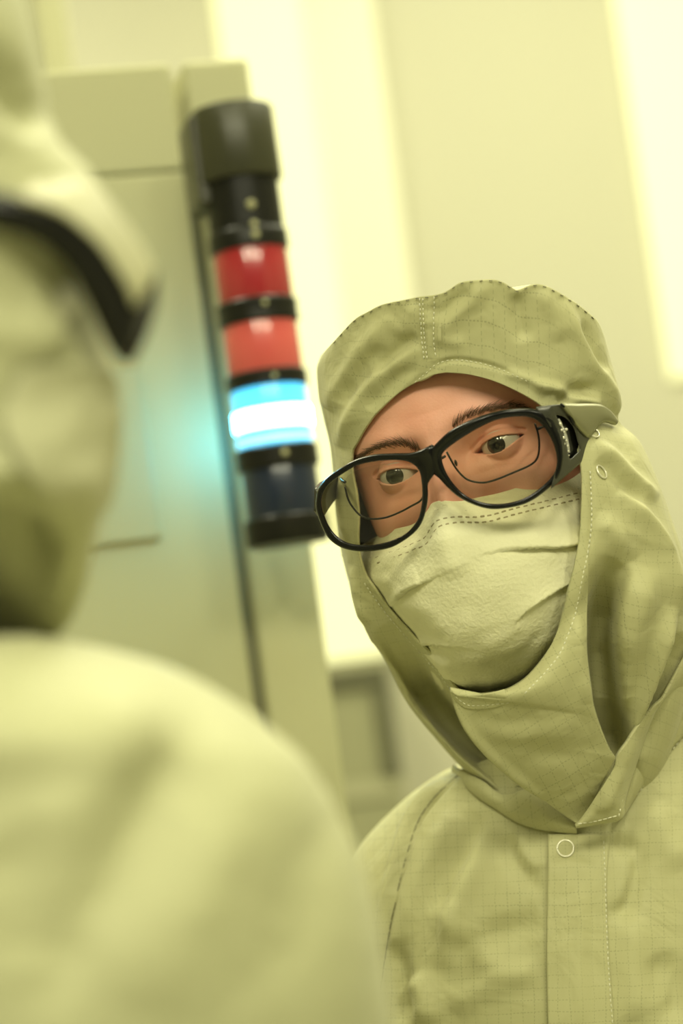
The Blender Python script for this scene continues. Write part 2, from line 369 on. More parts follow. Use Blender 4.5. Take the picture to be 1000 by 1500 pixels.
# signal tower: axis is plumb
D_T = 2.06; top_c = W(338, 160, D_T); _, _, _dd = proj(top_c)
def tower_h(py):
    """height along the plumb axis through top_c that shows at image row py"""
    zs_ = np.linspace(0, -0.6, 1200); pts = top_c + zs_[:, None] * ZV; _, y, _ = proj(pts); return float(np.interp(py, y, zs_))
M.update(t_black=mat('tower black', (0.008, 0.008, 0.005), 0.35, spec=0.3), t_cap=mat('tower cap', (0.040, 0.040, 0.018), 0.34, spec=0.5),
         t_red=mat('red lens', (0.36, 0.022, 0.028), 0.22, coat=0.6), t_pink=mat('orange red lens', (0.62, 0.10, 0.09), 0.25, coat=0.5),
         t_navy=mat('dark blue lens', (0.004, 0.012, 0.035), 0.3, coat=0.4), t_dot=mat('latch dot', (0.38, 0.37, 0.19), 0.35),
         t_blue=mat('lit blue lens', (0.05, 0.4, 0.7), 0.2, emit=(0.10, 0.62, 1.0), estr=1.3), t_led=mat('led core', (0.6, 0.9, 1), 0.3, emit=(0.08, 0.62, 1.0), estr=44.0),
         t_led2=mat('led lower ring', (0.3, 0.7, 1), 0.3, emit=(0.22, 0.72, 1.0), estr=1.8))
z_bot = tower_h(797)
tw = empty('signal_tower', tuple(top_c + z_bot * ZV)); O = np.array(tw.location)
tag(tw, 'black signal tower with two red lenses and a glowing blue lens', 'signal tower')
PXM = FPX / D_T
def tower_part(name, y0, y1, prof, m, parent=tw):
    h0, h1 = tower_h(y0), tower_h(y1); s = Shape()
    s.lathe(top_c - O, ZV, [(h0 + (h1 - h0) * t, r / PXM) for t, r in prof], 64)
    o = s.build(name, m, parent); mod = o.modifiers.new('edges', 'EDGE_SPLIT'); mod.split_angle = math.radians(35); return o
cyl = lambda r, b=2.0: [(0.0, r - b), (0.02, r), (0.98, r), (1.0, r - b)]
tower_part('cap', 156, 268, [(0, 54), (0.02, 59), (0.05, 60.5), (0.97, 61.5), (1.0, 60)], M['t_cap'])
col_ = tower_part('buzzer_housing', 268, 340, cyl(54.5), M['t_black'])
tower_part('ring', 340, 371, [(0, 54), (0.1, 57), (0.3, 58), (0.9, 58), (1, 54)], M['t_black'])
tower_part('red_lens', 371, 443, cyl(54.5, 0.5), M['t_red'])
tower_part('ring', 443, 477, [(0, 56), (0.1, 59), (0.5, 58), (0.9, 59), (1, 56)], M['t_black'])
tower_part('red_lens', 477, 547, cyl(54.5, 0.5), M['t_pink'])
tower_part('ring', 547, 571, [(0, 56), (0.1, 59), (0.9, 59), (1, 56)], M['t_black'])
bl = tower_part('blue_lens', 571, 655, cyl(54, 0.5), M['t_blue'])
tower_part('led_core', 602, 630, [(0, 54.5), (0.1, 56), (0.9, 56), (1, 54.5)], M['t_led'], bl)
tower_part('led_ring', 641, 652, [(0, 54.2), (0.2, 55), (0.8, 55), (1, 54.2)], M['t_led2'], bl)
tower_part('ring', 655, 688, [(0, 57), (0.1, 60), (0.9, 60), (1, 57)], M['t_black'])
tower_part('dark_lens', 688, 757, cyl(55, 0.5), M['t_navy'])
tower_part('base', 757, 797, [(0, 57), (0.08, 60), (0.9, 60), (1, 58)], M['t_black'])
to_cam = (CAM - top_c) * [1, 1, 0]; to_cam /= np.linalg.norm(to_cam); tr = np.cross(to_cam, ZV)
for py, r0, rr in ((312, 54.5, 6.5), (341, 57, 5), (356, 58, 5.5), (455, 59, 4), (560, 59, 4), (671, 60, 5)):
    s = Shape(); dirn = to_cam * math.cos(0.2) - tr * math.sin(0.2) * (1 if ((-tr) @ CR) > 0 else -1)
    c_ = top_c + tower_h(py) * ZV + dirn * (r0 - 1.5) / PXM - O
    s.lathe(c_, dirn, [(0, rr / PXM), (0.0012, rr / PXM), (0.0022, rr * 0.6 / PXM)], 20); s.build('latch_dot', M['t_dot'], tw)
# bracket from the cap's side back to the machine front
s = Shape(); hb0, hb1 = tower_h(300), tower_h(168)
s.box(top_c + ZV * hb0 - PE * 0.040 - PN * 0.045 - O, PE * 0.022, PN * 0.055, ZV * (hb1 - hb0)); s.build('bracket', M['t_cap'], tw, smooth=False, bevel=0.004)
s = Shape(); hb0, hb1 = tower_h(795), tower_h(765)
s.box(top_c + ZV * hb0 - PE * 0.016 - PN * 0.06 - O, PE * 0.03, PN * 0.05, ZV * (hb1 - hb0)); s.build('bracket', M['t_black'], tw, smooth=False, bevel=0.003)

# ================================================================== cloth helpers
def displace(P, strokes, nrm=None, wrap=False, scale=1.0):
    """strokes: (pixel polyline, half width px, height mm, kind) where kind is ridge, valley (negative height) or step"""
    px, py, _ = proj(P.reshape(-1, 3)); px = px.reshape(P.shape[:2]); py = py.reshape(P.shape[:2])
    n = normals(P, wrap)
    flip = np.sign(((CAM - P) * n).sum(-1).mean() or 1)
    nn = n * (1 if NRM_OUT is None else NRM_OUT) if nrm is None else nrm
    h = np.zeros(P.shape[:2])
    for pts, wd, hh, kind in strokes:
        pl_ = spline(pts, 26) if len(pts) > 2 else np.asarray(pts, float)
        d, sd, fr = seg_dist(pl_, px, py)
        end = np.clip(np.minimum(fr, 1 - fr) * 5 + 0.0, 0, 1) ** 0.7
        if kind == 'ridge': k = np.exp(-(d / wd) ** 2)
        elif kind == 'step': k = np.where(sd < 0, np.exp(-d / wd), 0) * 1.0      # raised on the left-hand side of the path
        h += hh * 0.001 * k * end
    return P + nn * (h * scale)[..., None], h
def push(P, strokes):
    px, py, d = proj(P.reshape(-1, 3)); px = px.reshape(P.shape[:2]); py = py.reshape(P.shape[:2]); d = d.reshape(P.shape[:2]).copy()
    for pts, wd, mm in strokes:
        q, sd, fr = seg_dist(spline(pts, 30), px, py); d += mm * 0.001 * np.exp(-(q / wd) ** 4) * np.clip(np.minimum(fr, 1 - fr) * 4, 0, 1)
    return W(px, py, d)
NRM_OUT = None
def bvh_of(P, wrap=False):
    nr, nc = P.shape[:2]; return BVHTree.FromPolygons([Vector(p) for p in P.reshape(-1, 3)], grid_faces(nr, nc, wrap))
def hit(bvhs, px, py, default):
    """depth of the nearest given surface at a pixel"""
    v = Vector(ray(px, py)); l = v.length; best = None
    for b in bvhs:
        r = b.ray_cast(Vector(CAM), v / l)
        if r[0] is not None:
            d = float((np.array(r[0]) - CAM) @ _F)
            if best is None or d < best: best = d
    return default if best is None else best
def hits(bvhs, pts, default):
    out = []; last = default
    for p in pts:
        q = hit(bvhs, p[0], p[1], None)
        out.append(q)
    ok = [i for i, q in enumerate(out) if q is not None]
    if not ok: return np.full(len(pts), default)
    return np.interp(np.arange(len(pts)), ok, [out[i] for i in ok])
def smooth1(a, k=3, it=2):
    a = np.asarray(a, float)
    for _ in range(it):
        p = np.pad(a, k, mode='edge'); a = np.convolve(p, np.ones(2 * k + 1) / (2 * k + 1), 'valid')
    return a
def stitches(name, path, bv, parent, origin, m, dash=5.0, gap=3.0, r=0.00035, lift=0.0018, default=1.45, jitter=0.25, flat=1.0):
    n = max(2, int(np.linalg.norm(np.diff(spline(path, 200), axis=0), axis=1).sum() / (dash + gap)))
    pts = spline(path, n * 8 + 1); s = Shape(); L = n * 8
    dep = smooth1(hits(bv, pts, default), 4, 1)
    for i in range(n):
        a_, b_ = i * 8, i * 8 + int(round(8 * dash / (dash + gap)))
        pa, pb = pts[a_] + RNG.normal(0, jitter, 2), pts[min(b_, L)] + RNG.normal(0, jitter, 2)
        A = W(*pa, dep[a_] - lift * 0.6); B_ = W(*pb, dep[min(b_, L)] - lift * 0.6); C_ = W(*((pa + pb) / 2), (dep[a_] + dep[min(b_, L)]) / 2 - lift)
        t = B_ - A; l = np.linalg.norm(t)
        if l < 1e-6: continue
        t /= l; v = CAM - C_; v /= np.linalg.norm(v); sdw = np.cross(t, v); sdw /= np.linalg.norm(sdw)
        up = np.cross(sdw, t) * flat
        ring = []
        for q, c in ((0.12, A), (0.88, B_)):
            cc = A + (B_ - A) * q
            ring += [cc + sdw * r, cc + up * r, cc - sdw * r, cc - up * r]
        s.add([A] + ring + [B_], [(0, 1, 2), (0, 2, 3), (0, 3, 4), (0, 4, 1), (1, 5, 6, 2), (2, 6, 7, 3), (3, 7, 8, 4), (4, 8, 5, 1), (9, 6, 5), (9, 7, 6), (9, 8, 7), (9, 5, 8)])
    o = s.build(name, m, parent, origin); o['kind'] = 'stuff'; return o
def snap_ring(name, px, py, bv, parent, origin, r_px=11.5, default=1.45, squash=None):
    d = hit(bv, px, py, default); e_ = 6
    dx = (hit(bv, px + e_, py, d) - hit(bv, px - e_, py, d)); dy = (hit(bv, px, py + e_, d) - hit(bv, px, py - e_, d))
    a = W(px + e_, py, d + dx / 2) - W(px - e_, py, d - dx / 2); b = W(px, py + e_, d + dy / 2) - W(px, py - e_, d - dy / 2)
    n = np.cross(b, a); n /= np.linalg.norm(n); c = W(px, py, d)
    if (CAM - c) @ n < 0: n = -n
    R = r_px * d / FPX; s = Shape()
    t = np.cross(n, [0, 0, 1.0]); t /= np.linalg.norm(t); b2 = np.cross(n, t)
    an = np.linspace(0, 2 * np.pi, 40, endpoint=False)
    s.tube([c + n * 0.0008 + R * (math.cos(q) * t + math.sin(q) * b2) for q in an], R * 0.13, 8, closed=True)
    o = s.build(name, M['chrome'], parent, origin); return o
def strip_patch(A, B, n, m, da, db, bow=0.0):
    """surface between two pixel curves with depths da, db along them"""
    A = spline(A, n); B = spline(B, n); t = np.linspace(0, 1, m)
    da = np.broadcast_to(da, (n,)); db = np.broadcast_to(db, (n,))
    px = A[:, None, 0] * (1 - t) + B[:, None, 0] * t; py = A[:, None, 1] * (1 - t) + B[:, None, 1] * t
    d = da[:, None] * (1 - t) + db[:, None] * t - bow * np.sin(np.pi * t)
    return W(px, py, d)
def uv_grid(P):
    a = np.linalg.norm(np.diff(P, axis=1), axis=2).mean(0); b = np.linalg.norm(np.diff(P, axis=0), axis=2).mean(1)
    u = np.r_[0, np.cumsum(a)]; v = np.r_[0, np.cumsum(b)]
    return np.stack(np.meshgrid(u, v), -1).reshape(-1, 2)
def patch_obj(name, P, m, parent, origin, thick=0.0012, uv=None, sub=0, wrap=False):
    o = mesh_obj(name, P.reshape(-1, 3), grid_faces(P.shape[0], P.shape[1], wrap), m, parent, origin, uv=uv_grid(P) if uv is None else uv)
    if thick: solidify(o, thick, 0.0)
    if sub: subsurf(o, sub)
    return o
def body_loft(rows, n_rows, nt, p_f=0.8, p_b=0.9, skew=0.0):
    """closed loft: rows = (Lx, Ly, Rx, Ry, depth centre, front bulge, back bulge)"""
    R = keys(rows, np.linspace(0, len(rows) - 1, n_rows))
    th = np.linspace(0, 2 * np.pi, nt, endpoint=False)
    return loft_points(R, np.broadcast_to(th, (n_rows, nt)), None, p_f, p_b, skew)
def loft_points(R, TH, arch, p_f=0.8, p_b=0.9, skew=0.0):
    a = np.cos(TH); s = np.sin(TH)
    px = (R[:, 0] + R[:, 2])[:, None] / 2 + a * (R[:, 2] - R[:, 0])[:, None] / 2
    py = (R[:, 1] + R[:, 3])[:, None] / 2 + a * (R[:, 3] - R[:, 1])[:, None] / 2
    if arch is not None: py = py + arch(a) * R[:, 7][:, None]
    d = R[:, 4][:, None] - np.where(s > 0, R[:, 5][:, None] * np.abs(s) ** p_f, -R[:, 6][:, None] * np.abs(s) ** p_b)
    half = (R[:, 2] - R[:, 0])[:, None] / 2 * R[:, 4][:, None] / FPX
    d = d - skew * a * half
    # pixel offsets are taken at the section's centre depth so that sections stay true in space
    k = (R[:, 4][:, None] - skew * a * half) / d; cx = 500.0; cy = 750.0
    return W(np.where(s > 0, px, cx + (px - cx) * k), np.where(s > 0, py, cy + (py - cy) * k), d)

# ================================================================== the hooded man
EYE = W(650, 675, 1.45)
YAW, HR = math.radians(20), math.radians(17)
def camvec(r, u, t): return r * CR + u * CU - t * _F            # right, up, towards the camera
HX = camvec(math.cos(HR) * math.cos(YAW), math.sin(HR) * math.cos(YAW), math.sin(YAW))
HZ = camvec(-math.cos(HR) * math.sin(YAW), -math.sin(HR) * math.sin(YAW), math.cos(YAW))
HY = np.cross(HZ, HX)
def H(x, y, z): return EYE + np.asarray(x)[..., None] * HX + np.asarray(y)[..., None] * HY + np.asarray(z)[..., None] * HZ
MAN = empty('person', tuple(W(800, 1500, 1.62) * [1, 1, 0])); MO = np.array(MAN.location)
tag(MAN, 'person in olive hooded cleanroom suit, mask and black glasses facing the camera', 'person')

# ---- head and neck, one continuous skin mesh
def head_mesh():
    y = np.r_[np.linspace(0.092, 0.045, 40, endpoint=False), np.linspace(0.045, -0.032, 130, endpoint=False), np.linspace(-0.032, -0.125, 60, endpoint=False), np.linspace(-0.125, -0.21, 24)]
    ks = np.array([(-0.26, 0.040, -0.105), (-0.20, 0.045, -0.095), (-0.15, 0.050, -0.075), (-0.128, 0.046, -0.045), (-0.118, 0.040, 0.000), (-0.105, 0.046, 0.012), (-0.09, 0.053, 0.010),
                   (-0.075, 0.058, 0.012), (-0.06, 0.063, 0.010), (-0.03, 0.073, 0.006), (0, 0.0765, 0.004), (0.02, 0.0775, 0.007), (0.045, 0.075, 0.006), (0.065, 0.066, -0.006), (0.08, 0.050, -0.025), (0.0885, 0.028, -0.05), (0.092, 0.003, -0.085)])
    yi = np.interp(y, ks[:, 0], np.arange(len(ks))); k = keys(ks[:, 1:], yi); a, zf = np.maximum(k[:, 0], 0.002), k[:, 1]
    ph = np.r_[np.linspace(-90, 90, 230, endpoint=False), np.linspace(90, 270, 60, endpoint=False)] * math.pi / 180
    c, s_ = np.cos(ph), np.sin(ph)
    X = a[:, None] * s_[None]; Y = np.broadcast_to(y[:, None], X.shape).copy(); zc = -0.09
    back = np.interp(y, [-0.26, -0.15, -0.05, 0.03, 0.08, 0.092], [0.05, 0.045, 0.085, 0.095, 0.06, 0.004])
    Z = np.where(c > 0, zc + (zf - zc)[:, None] * np.abs(c) ** 0.62, zc - back[:, None] * np.abs(c) ** 0.9)
    fr = np.clip(c * 2.2, 0, 1) ** 1.2
    g = lambda x0, y0, wx, wy: np.exp(-((np.abs(X) - x0) / wx) ** 2 - ((Y - y0) / wy) ** 2)
    na = np.interp(Y, [-0.064, -0.056, -0.047, -0.038, -0.02, -0.008, 0.004, 0.016, 0.03], [0, 0.014, 0.027, 0.027, 0.019, 0.013, 0.008, 0.004, 0.0])
    nw = np.interp(Y, [-0.06, -0.045, -0.02, 0.0, 0.02], [0.015, 0.0135, 0.0095, 0.0085, 0.011])
    d = na * np.exp(-(np.abs(X) / nw) ** 2.4)
    d += 0.0045 * g(0.030, 0.021, 0.020, 0.008) + 0.002 * g(0, 0.028, 0.02, 0.014)
    d += -0.0070 * g(0.034, 0.004, 0.017, 0.012) - 0.004 * g(0.015, 0.001, 0.006, 0.008)
    d += 0.004 * g(0.047, -0.030, 0.018, 0.015) - 0.0012 * g(0.030, -0.014, 0.014, 0.003)
    d += 0.005 * np.exp(-(X / 0.022) ** 2 - ((Y + 0.074) / 0.01) ** 2) + 0.006 * np.exp(-(X / 0.02) ** 2 - ((Y + 0.108) / 0.01) ** 2)
    Z = Z + d * fr
    for sx in (-1, 1):
        ex, ey, ez, r = sx * EX, EYV, EZ, ER
        dx, dy = X - ex, Y - ey; rr = (r + 0.0011) ** 2 - dx ** 2 - dy ** 2
        zl = ez + np.sqrt(np.maximum(rr, 0)); m_ = (rr > 0) & (c > 0)
        kk = 0.0012; zs_ = np.where(m_, zl, -1); hh = np.clip(0.5 + 0.5 * (zs_ - Z) / kk, 0, 1)
        Zl = Z * (1 - hh) + zs_ * hh + kk * hh * (1 - hh); Z = np.where(m_ & (zs_ > Z - kk), Zl, Z)
        u = dx * sx / 0.0150          # +1 at the outer corner
        dyt = dy - 0.0012 * u
        yu = 0.0043 * (1 - np.abs(u) ** 2.0) ; yl = -0.0047 * (1 - np.abs(u) ** 1.7)
        inn = np.clip(np.minimum((yu - dyt), (dyt - yl)) / 0.0006, 0, 1) * (np.abs(u) < 1) * (c > 0)
        Z = Z - 0.010 * inn
        rim = np.exp(-((dyt - yu - 0.0010) / 0.0008) ** 2) * (np.abs(u) < 1.0) * (1 - u ** 2) ** 0.5
        Z = Z + 0.0008 * np.nan_to_num(rim) * (c > 0)
        cre = np.exp(-((dyt - 0.0078 * (1 - 0.55 * np.clip(u, -1.2, 1.2) ** 2)) / 0.0010) ** 2) * (np.abs(u) < 1.15)
        Z = Z - 0.0016 * cre * (c > 0)
    return H(X, Y, Z)
EX, EYV, EZ, ER = 0.0335, 0.0, -0.0125, 0.0122
HEAD = head_mesh(); nrH, ncH = HEAD.shape[:2]
body = mesh_obj('body', HEAD.reshape(-1, 3), grid_faces(nrH, ncH, True) + [tuple(range(ncH)), tuple(((nrH - 1) * ncH + j) for j in range(ncH))[::-1]], M['skin'], MAN, MO)
body['label'] = 'skin of forehead, nose bridge and cheeks'
B_HEAD = bvh_of(HEAD, True)
# ---- eyes
for sx, (gx, gy) in ((-1, (576.5, 698)), (1, (724, 653))):
    c = H(np.array(sx * EX), np.array(EYV), np.array(EZ)); px, py, d = proj(c)
    q = ((gx - px) / FPX * d, (py - gy) / FPX * d); q = np.array(q) / ER
    tz = math.sqrt(max(0.1, 1 - q @ q)); g = camvec(q[0], q[1], tz); s = Shape()
    t = np.cross(g, CU); t /= np.linalg.norm(t); b = np.cross(g, t)
    an = np.r_[0.02, np.linspace(0.08, 0.5, 16), np.linspace(0.6, 3.1, 20)]; n = 48
    V = []; F = []; mi = []
    for k_, A in enumerate(an):
        rr = ER * (1 + 0.035 * max(0, 1 - (A / 0.55) ** 2))
        V += [c + rr * (math.cos(A) * g + math.sin(A) * (math.cos(p) * t + math.sin(p) * b)) for p in np.linspace(0, 2 * np.pi, n, endpoint=False)]
    for i in range(len(an) - 1):
        mid = (an[i] + an[i + 1]) / 2
        for j in range(n):
            F.append((i * n + j, i * n + (j + 1) % n, (i + 1) * n + (j + 1) % n, (i + 1) * n + j)); mi.append(2 if mid < 0.22 else 1 if mid < 0.475 else 0)
    F.append(tuple(range(n))[::-1]); mi.append(2)
    mesh_obj('eyeball', V, F, [M['sclera'], M['iris'], M['pupil']], MAN, MO, midx=mi)
# ---- eyebrows of fine hairs
def brow(path, wd, n, lean):
    s = Shape(); pts = spline(path, 60)
    for _ in range(n):
        t = RNG.random(); i = int(t * 58); p = pts[i]; tan = pts[i + 1] - pts[i]; tan /= np.linalg.norm(tan); nor = np.array([tan[1], -tan[0]])
        if nor[1] > 0: nor = -nor
        w_ = wd * math.sin(math.pi * min(1, 0.18 + 0.75 * t)) ** 0.8
        a_ = p + nor * RNG.normal(0, 0.42) * w_
        dirn = tan * lean + nor * (0.9 - 1.0 * t + RNG.normal(0, 0.25)); dirn /= np.linalg.norm(dirn); l = RNG.uniform(9, 17)
        m_ = a_ + dirn * l * 0.5; e_ = a_ + dirn * l * 0.95 + tan * lean * l * 0.15
        dd = [hit([B_HEAD], *q, 1.45) for q in (a_, m_, e_)]
        s.tube([W(*a_, dd[0] - 0.0002), W(*m_, dd[1] - 0.0014), W(*e_, dd[2] - 0.0016)], [0.00013, 0.00010, 0.00003], 4)
    o = s.build('eyebrow', M['brow'], MAN, MO); return o
brow([(664, 626), (680, 613), (700, 604), (725, 598), (750, 596), (772, 600), (788, 610)], 6.5, 300, 1.0)
brow([(617, 664), (604, 656), (590, 651), (570, 651), (550, 657), (532, 666), (519, 676)], 6.0, 270, 1.0)

# ---- hood shell with face opening
OPEN = [(515, 663), (524, 646), (534, 628), (555, 600), (588, 572), (619, 555), (647, 546.5), (678, 547.5), (698, 551), (720, 557), (745, 567), (769, 579), (790, 592), (815, 612), (838, 640), (849, 672),
        (852.5, 700), (852, 741), (849, 787), (842, 826), (834, 856), (825, 895), (815, 930), (800, 958), (770, 993), (740, 1011), (713, 1016), (690, 1018), (667, 1017), (656, 1004), (641, 979), (618, 953),
        (595, 924), (568, 892), (549, 863), (534, 841), (525, 812), (523, 785), (524, 755), (521, 722), (515, 690)]
OPENP = spline(OPEN, 400, True)
CROWN = [(470, 521), (488, 501), (518, 469), (538, 457), (560, 446), (597, 438), (614, 434.5), (636, 432), (653, 427), (672, 414.5), (692, 410.5), (720, 409), (735, 412.5), (748, 420), (757, 425), (768, 421), (783, 416), (803, 420), (838, 440), (862, 458), (876, 472), (886, 496)]
_cr = spline(CROWN, 300)
def crown_arch(a):
    x = 470 + (a + 1) / 2 * (886 - 470); yl = 521 + (a + 1) / 2 * (496 - 521); return np.interp(x, _cr[:, 0], _cr[:, 1]) - yl
#        Lx   Ly    Rx    Ry    zc     f      b     arch
HROWS = [(470, 521, 886, 496, 1.525, 0.110, 0.085, 1.00),
         (464, 541, 902, 556, 1.525, 0.104, 0.095, 0.62),
         (467, 580, 908, 592, 1.525, 0.101, 0.100, 0.30),
         (474, 614, 907, 618, 1.525, 0.104, 0.100, 0.12),
         (483, 652, 936, 646, 1.525, 0.110, 0.100, 0.03),
         (488, 700, 960, 696, 1.525, 0.112, 0.100, 0.00),
         (493, 760, 982, 756, 1.525, 0.112, 0.098, 0.00),
         (501, 815, 1000, 812, 1.525, 0.112, 0.095, 0.00),
         (521, 882, 1010, 872, 1.525, 0.108, 0.090, 0.00),
         (553, 945, 1014, 935, 1.530, 0.100, 0.085, 0.00),
         (592, 1026, 1010, 1000, 1.540, 0.086, 0.080, 0.00),
         (648, 1096, 994, 1068, 1.545, 0.072, 0.075, 0.00),
         (690, 1142, 972, 1132, 1.55, 0.062, 0.070, 0.00),
         (720, 1185, 950, 1185, 1.56, 0.052, 0.065, 0.00),
         (745, 1240, 945, 1240, 1.57, 0.040, 0.060, 0.00)]
def hood_mesh():
    ts = np.unique(np.r_[np.linspace(0, 14, 230), np.linspace(1.2, 3.2, 130), np.linspace(9.3, 10.3, 50)]); ts = ts[np.r_[True, np.diff(ts) > 0.0045]]; R = keys(HROWS, ts)
    thf = np.linspace(0.001, math.pi - 0.001, 1400); NC = 210
    rng = []
    for i in range(len(ts)):
        P = loft_points(R[i:i + 1], thf[None], crown_arch, 0.75, 0.9, 0.22)
        px, py, _ = proj(P[0]); k = inside(OPENP, px, py)
        rng.append((thf[k][0], thf[k][-1]) if k.sum() > 1 else None)
    first = next(i for i, r in enumerate(rng) if r); last = max(i for i, r in enumerate(rng) if r)
    ma, mb = np.mean(rng[first]), np.mean(rng[last])
    TH = np.empty((len(ts), NC)); base = np.linspace(0, 2 * math.pi, NC)
    def shift(q, a):
        S = min(math.pi, 2.2 * a + 0.35); return q + a * np.clip(1 - q / S, 0, 1) ** 2
    for i, r in enumerate(rng):
        ms = float(np.interp(i, [first, last], [ma, mb]))
        if r is None: al = ar = 0.0
        else:
            ms = min(max(ms, r[0] + 0.02 * (r[1] - r[0])), r[1] - 0.02 * (r[1] - r[0])); al, ar = r[1] - ms, ms - r[0]
        TH[i] = ms + np.where(base <= math.pi, shift(base, al), 2 * math.pi - shift(2 * math.pi - base, ar))
    P = loft_points(R, TH, crown_arch, 0.75, 0.9, 0.22)
    # arc-length style UVs
    dv = np.r_[0, np.cumsum(np.linalg.norm(np.diff((R[:, 0:2] + R[:, 2:4]) / 2, axis=0), axis=1))] / 2440
    UV = np.stack([(TH - 1.5 * math.pi) * 0.092, np.broadcast_to(dv[:, None], TH.shape)], -1)
    return P, TH, UV, R
HP, HTH, HUV, HR_ = hood_mesh()
n_ = normals(HP); cen = HP.mean((0, 1)); axis_c = HP.mean(1, keepdims=True)
NRM_OUT = None
outw = np.sign(((HP - axis_c) * n_).sum(-1).mean()); HN = n_ * outw
HN = np.stack([np.apply_along_axis(smooth1, 0, HN[..., k], 5, 2) for k in range(3)], -1); HN /= np.linalg.norm(HN, axis=2, keepdims=True) + 1e-9
HSTROKES = [
    ([(545, 628), (560, 604), (590, 575), (620, 550), (640, 533), (665, 527), (700, 531), (725, 538), (750, 548), (775, 560)], 4, -1.2, 'ridge'),
    ([(864, 690), (866, 740), (865, 780), (859, 817)], 4, -1.0, 'ridge'), ([(590, 928), (566, 900), (548, 876), (532, 852)], 4, -1.2, 'ridge'), ([(617, 437), (618, 470), (620, 500), (624, 528)], 4, -1.0, 'ridge'), ([(635, 437), (635, 470), (635, 500), (637, 524)], 4, -1.0, 'ridge'),
    ([(626, 437), (627, 480), (630, 526)], 6, 1.2, 'ridge'), ([(612, 475), (640, 470)], 4, 1.0, 'ridge'), ([(612, 455), (640, 452)], 4, -1.0, 'ridge'),
    ([(480, 600), (505, 560), (545, 500), (575, 462)], 16, 3.5, 'ridge'), ([(500, 590), (530, 540), (560, 505)], 10, -2.5, 'ridge'),
    ([(497, 655), (512, 615), (545, 565), (590, 525), (612, 505)], 11, 3.5, 'ridge'), ([(540, 600), (575, 560), (610, 535)], 8, -1.5, 'ridge'),
    ([(552, 545), (580, 515), (612, 490)], 9, -2.5, 'ridge'), ([(585, 495), (600, 470), (612, 445)], 12, 2, 'ridge'),
    ([(640, 500), (660, 470), (700, 430), (715, 412)], 13, 3, 'ridge'), ([(640, 465), (670, 440), (690, 425)], 8, -2, 'ridge'), ([(635, 494), (655, 500), (680, 502)], 9, 1.5, 'ridge'),
    ([(757, 430), (762, 470), (770, 500)], 12, -3.5, 'ridge'), ([(790, 425), (810, 460), (822, 500)], 12, 3, 'ridge'),
    ([(825, 440), (840, 480), (865, 530), (893, 575), (905, 606)], 10, 4, 'ridge'), ([(850, 470), (868, 510), (888, 545)], 9, -3, 'ridge'),
    ([(780, 560), (815, 572), (850, 585), (880, 592)], 9, 4, 'ridge'), ([(815, 590), (845, 572), (875, 572)], 10, -5, 'ridge'), ([(740, 545), (780, 560), (800, 580)], 7, 2.0, 'ridge'),
    ([(872, 648), (895, 668), (925, 700), (962, 730)], 9, 4.0, 'ridge'), ([(875, 672), (905, 700), (940, 730)], 10, -3.0, 'ridge'),
    ([(905, 720), (945, 765), (968, 800), (985, 850), (992, 900)], 11, 6, 'ridge'), ([(872, 760), (905, 785), (935, 820)], 14, 3, 'ridge'),
    ([(940, 790), (925, 815), (900, 850), (885, 900), (880, 960), (885, 1020)], 32, -8, 'ridge'), ([(950, 830), (935, 880), (915, 960), (905, 1040)], 22, 5, 'ridge'),
    ([(985, 890), (962, 960), (935, 1040), (908, 1108)], 9, 7, 'ridge'), ([(1005, 930), (985, 990), (955, 1050), (925, 1100)], 16, -10, 'ridge'),
    ([(560, 930), (585, 965), (625, 1020), (680, 1085), (745, 1140)], 30, -3, 'ridge'), ([(600, 945), (640, 1010), (690, 1080), (760, 1140)], 28, -3, 'ridge'),
    ([(520, 850), (545, 905), (575, 960), (620, 1030), (680, 1105), (735, 1150)], 12, 5, 'ridge'),
    ([(515, 830), (530, 870), (548, 910)], 6, 3, 'ridge'), ([(505, 690), (500, 740), (508, 790)], 6, 2.5, 'ridge'),
]
def crown_seam(P):
    return P
HP2, _h = displace(HP, HSTROKES, nrm=HN, scale=1.25)
# the far side keeps its loft form: folds only where the surface faces the camera
facing = np.clip(((CAM - HP) * HN).sum(-1) / np.linalg.norm(CAM - HP, axis=-1) * 4 + 0.6, 0, 1)
HP = HP + (HP2 - HP) * facing[..., None]
HPUSH = push(HP, [([(565, 915), (598, 972), (637, 1030), (686, 1080), (738, 1121), (788, 1157), (835, 1192), (870, 1225)], 24, 66), ([(905, 820), (882, 875), (874, 930), (877, 975), (884, 1030), (900, 1100), (915, 1160)], 24, 36)])
_w = np.clip((facing - 0.45) / 0.5, 0, 1); _w = _w * _w * (3 - 2 * _w); HP = HP + (HPUSH - HP) * _w[..., None]
nr, nc = HP.shape[:2]
# crown top: rings drawn in towards the middle of the first row
ring0 = HP[0]; cc = ring0.mean(0) - ZV * 0.0
top_rows = []; 
for q in np.linspace(0.04, 0.985, 14):
    top_rows.append(cc + (ring0 - cc) * q + ZV * 0.007 * (1 - q ** 2))
ALL = np.concatenate([np.array(top_rows), HP]); UVA = np.concatenate([np.stack([HUV[0, :, 0] * q, np.full(nc, -0.09 * (1 - q))], -1)[None] for q in np.linspace(0.04, 0.985, 14)] + [HUV])
hood = mesh_obj('hood', ALL.reshape(-1, 3), grid_faces(ALL.shape[0], nc), M['hood'], MAN, MO, uv=UVA.reshape(-1, 2))
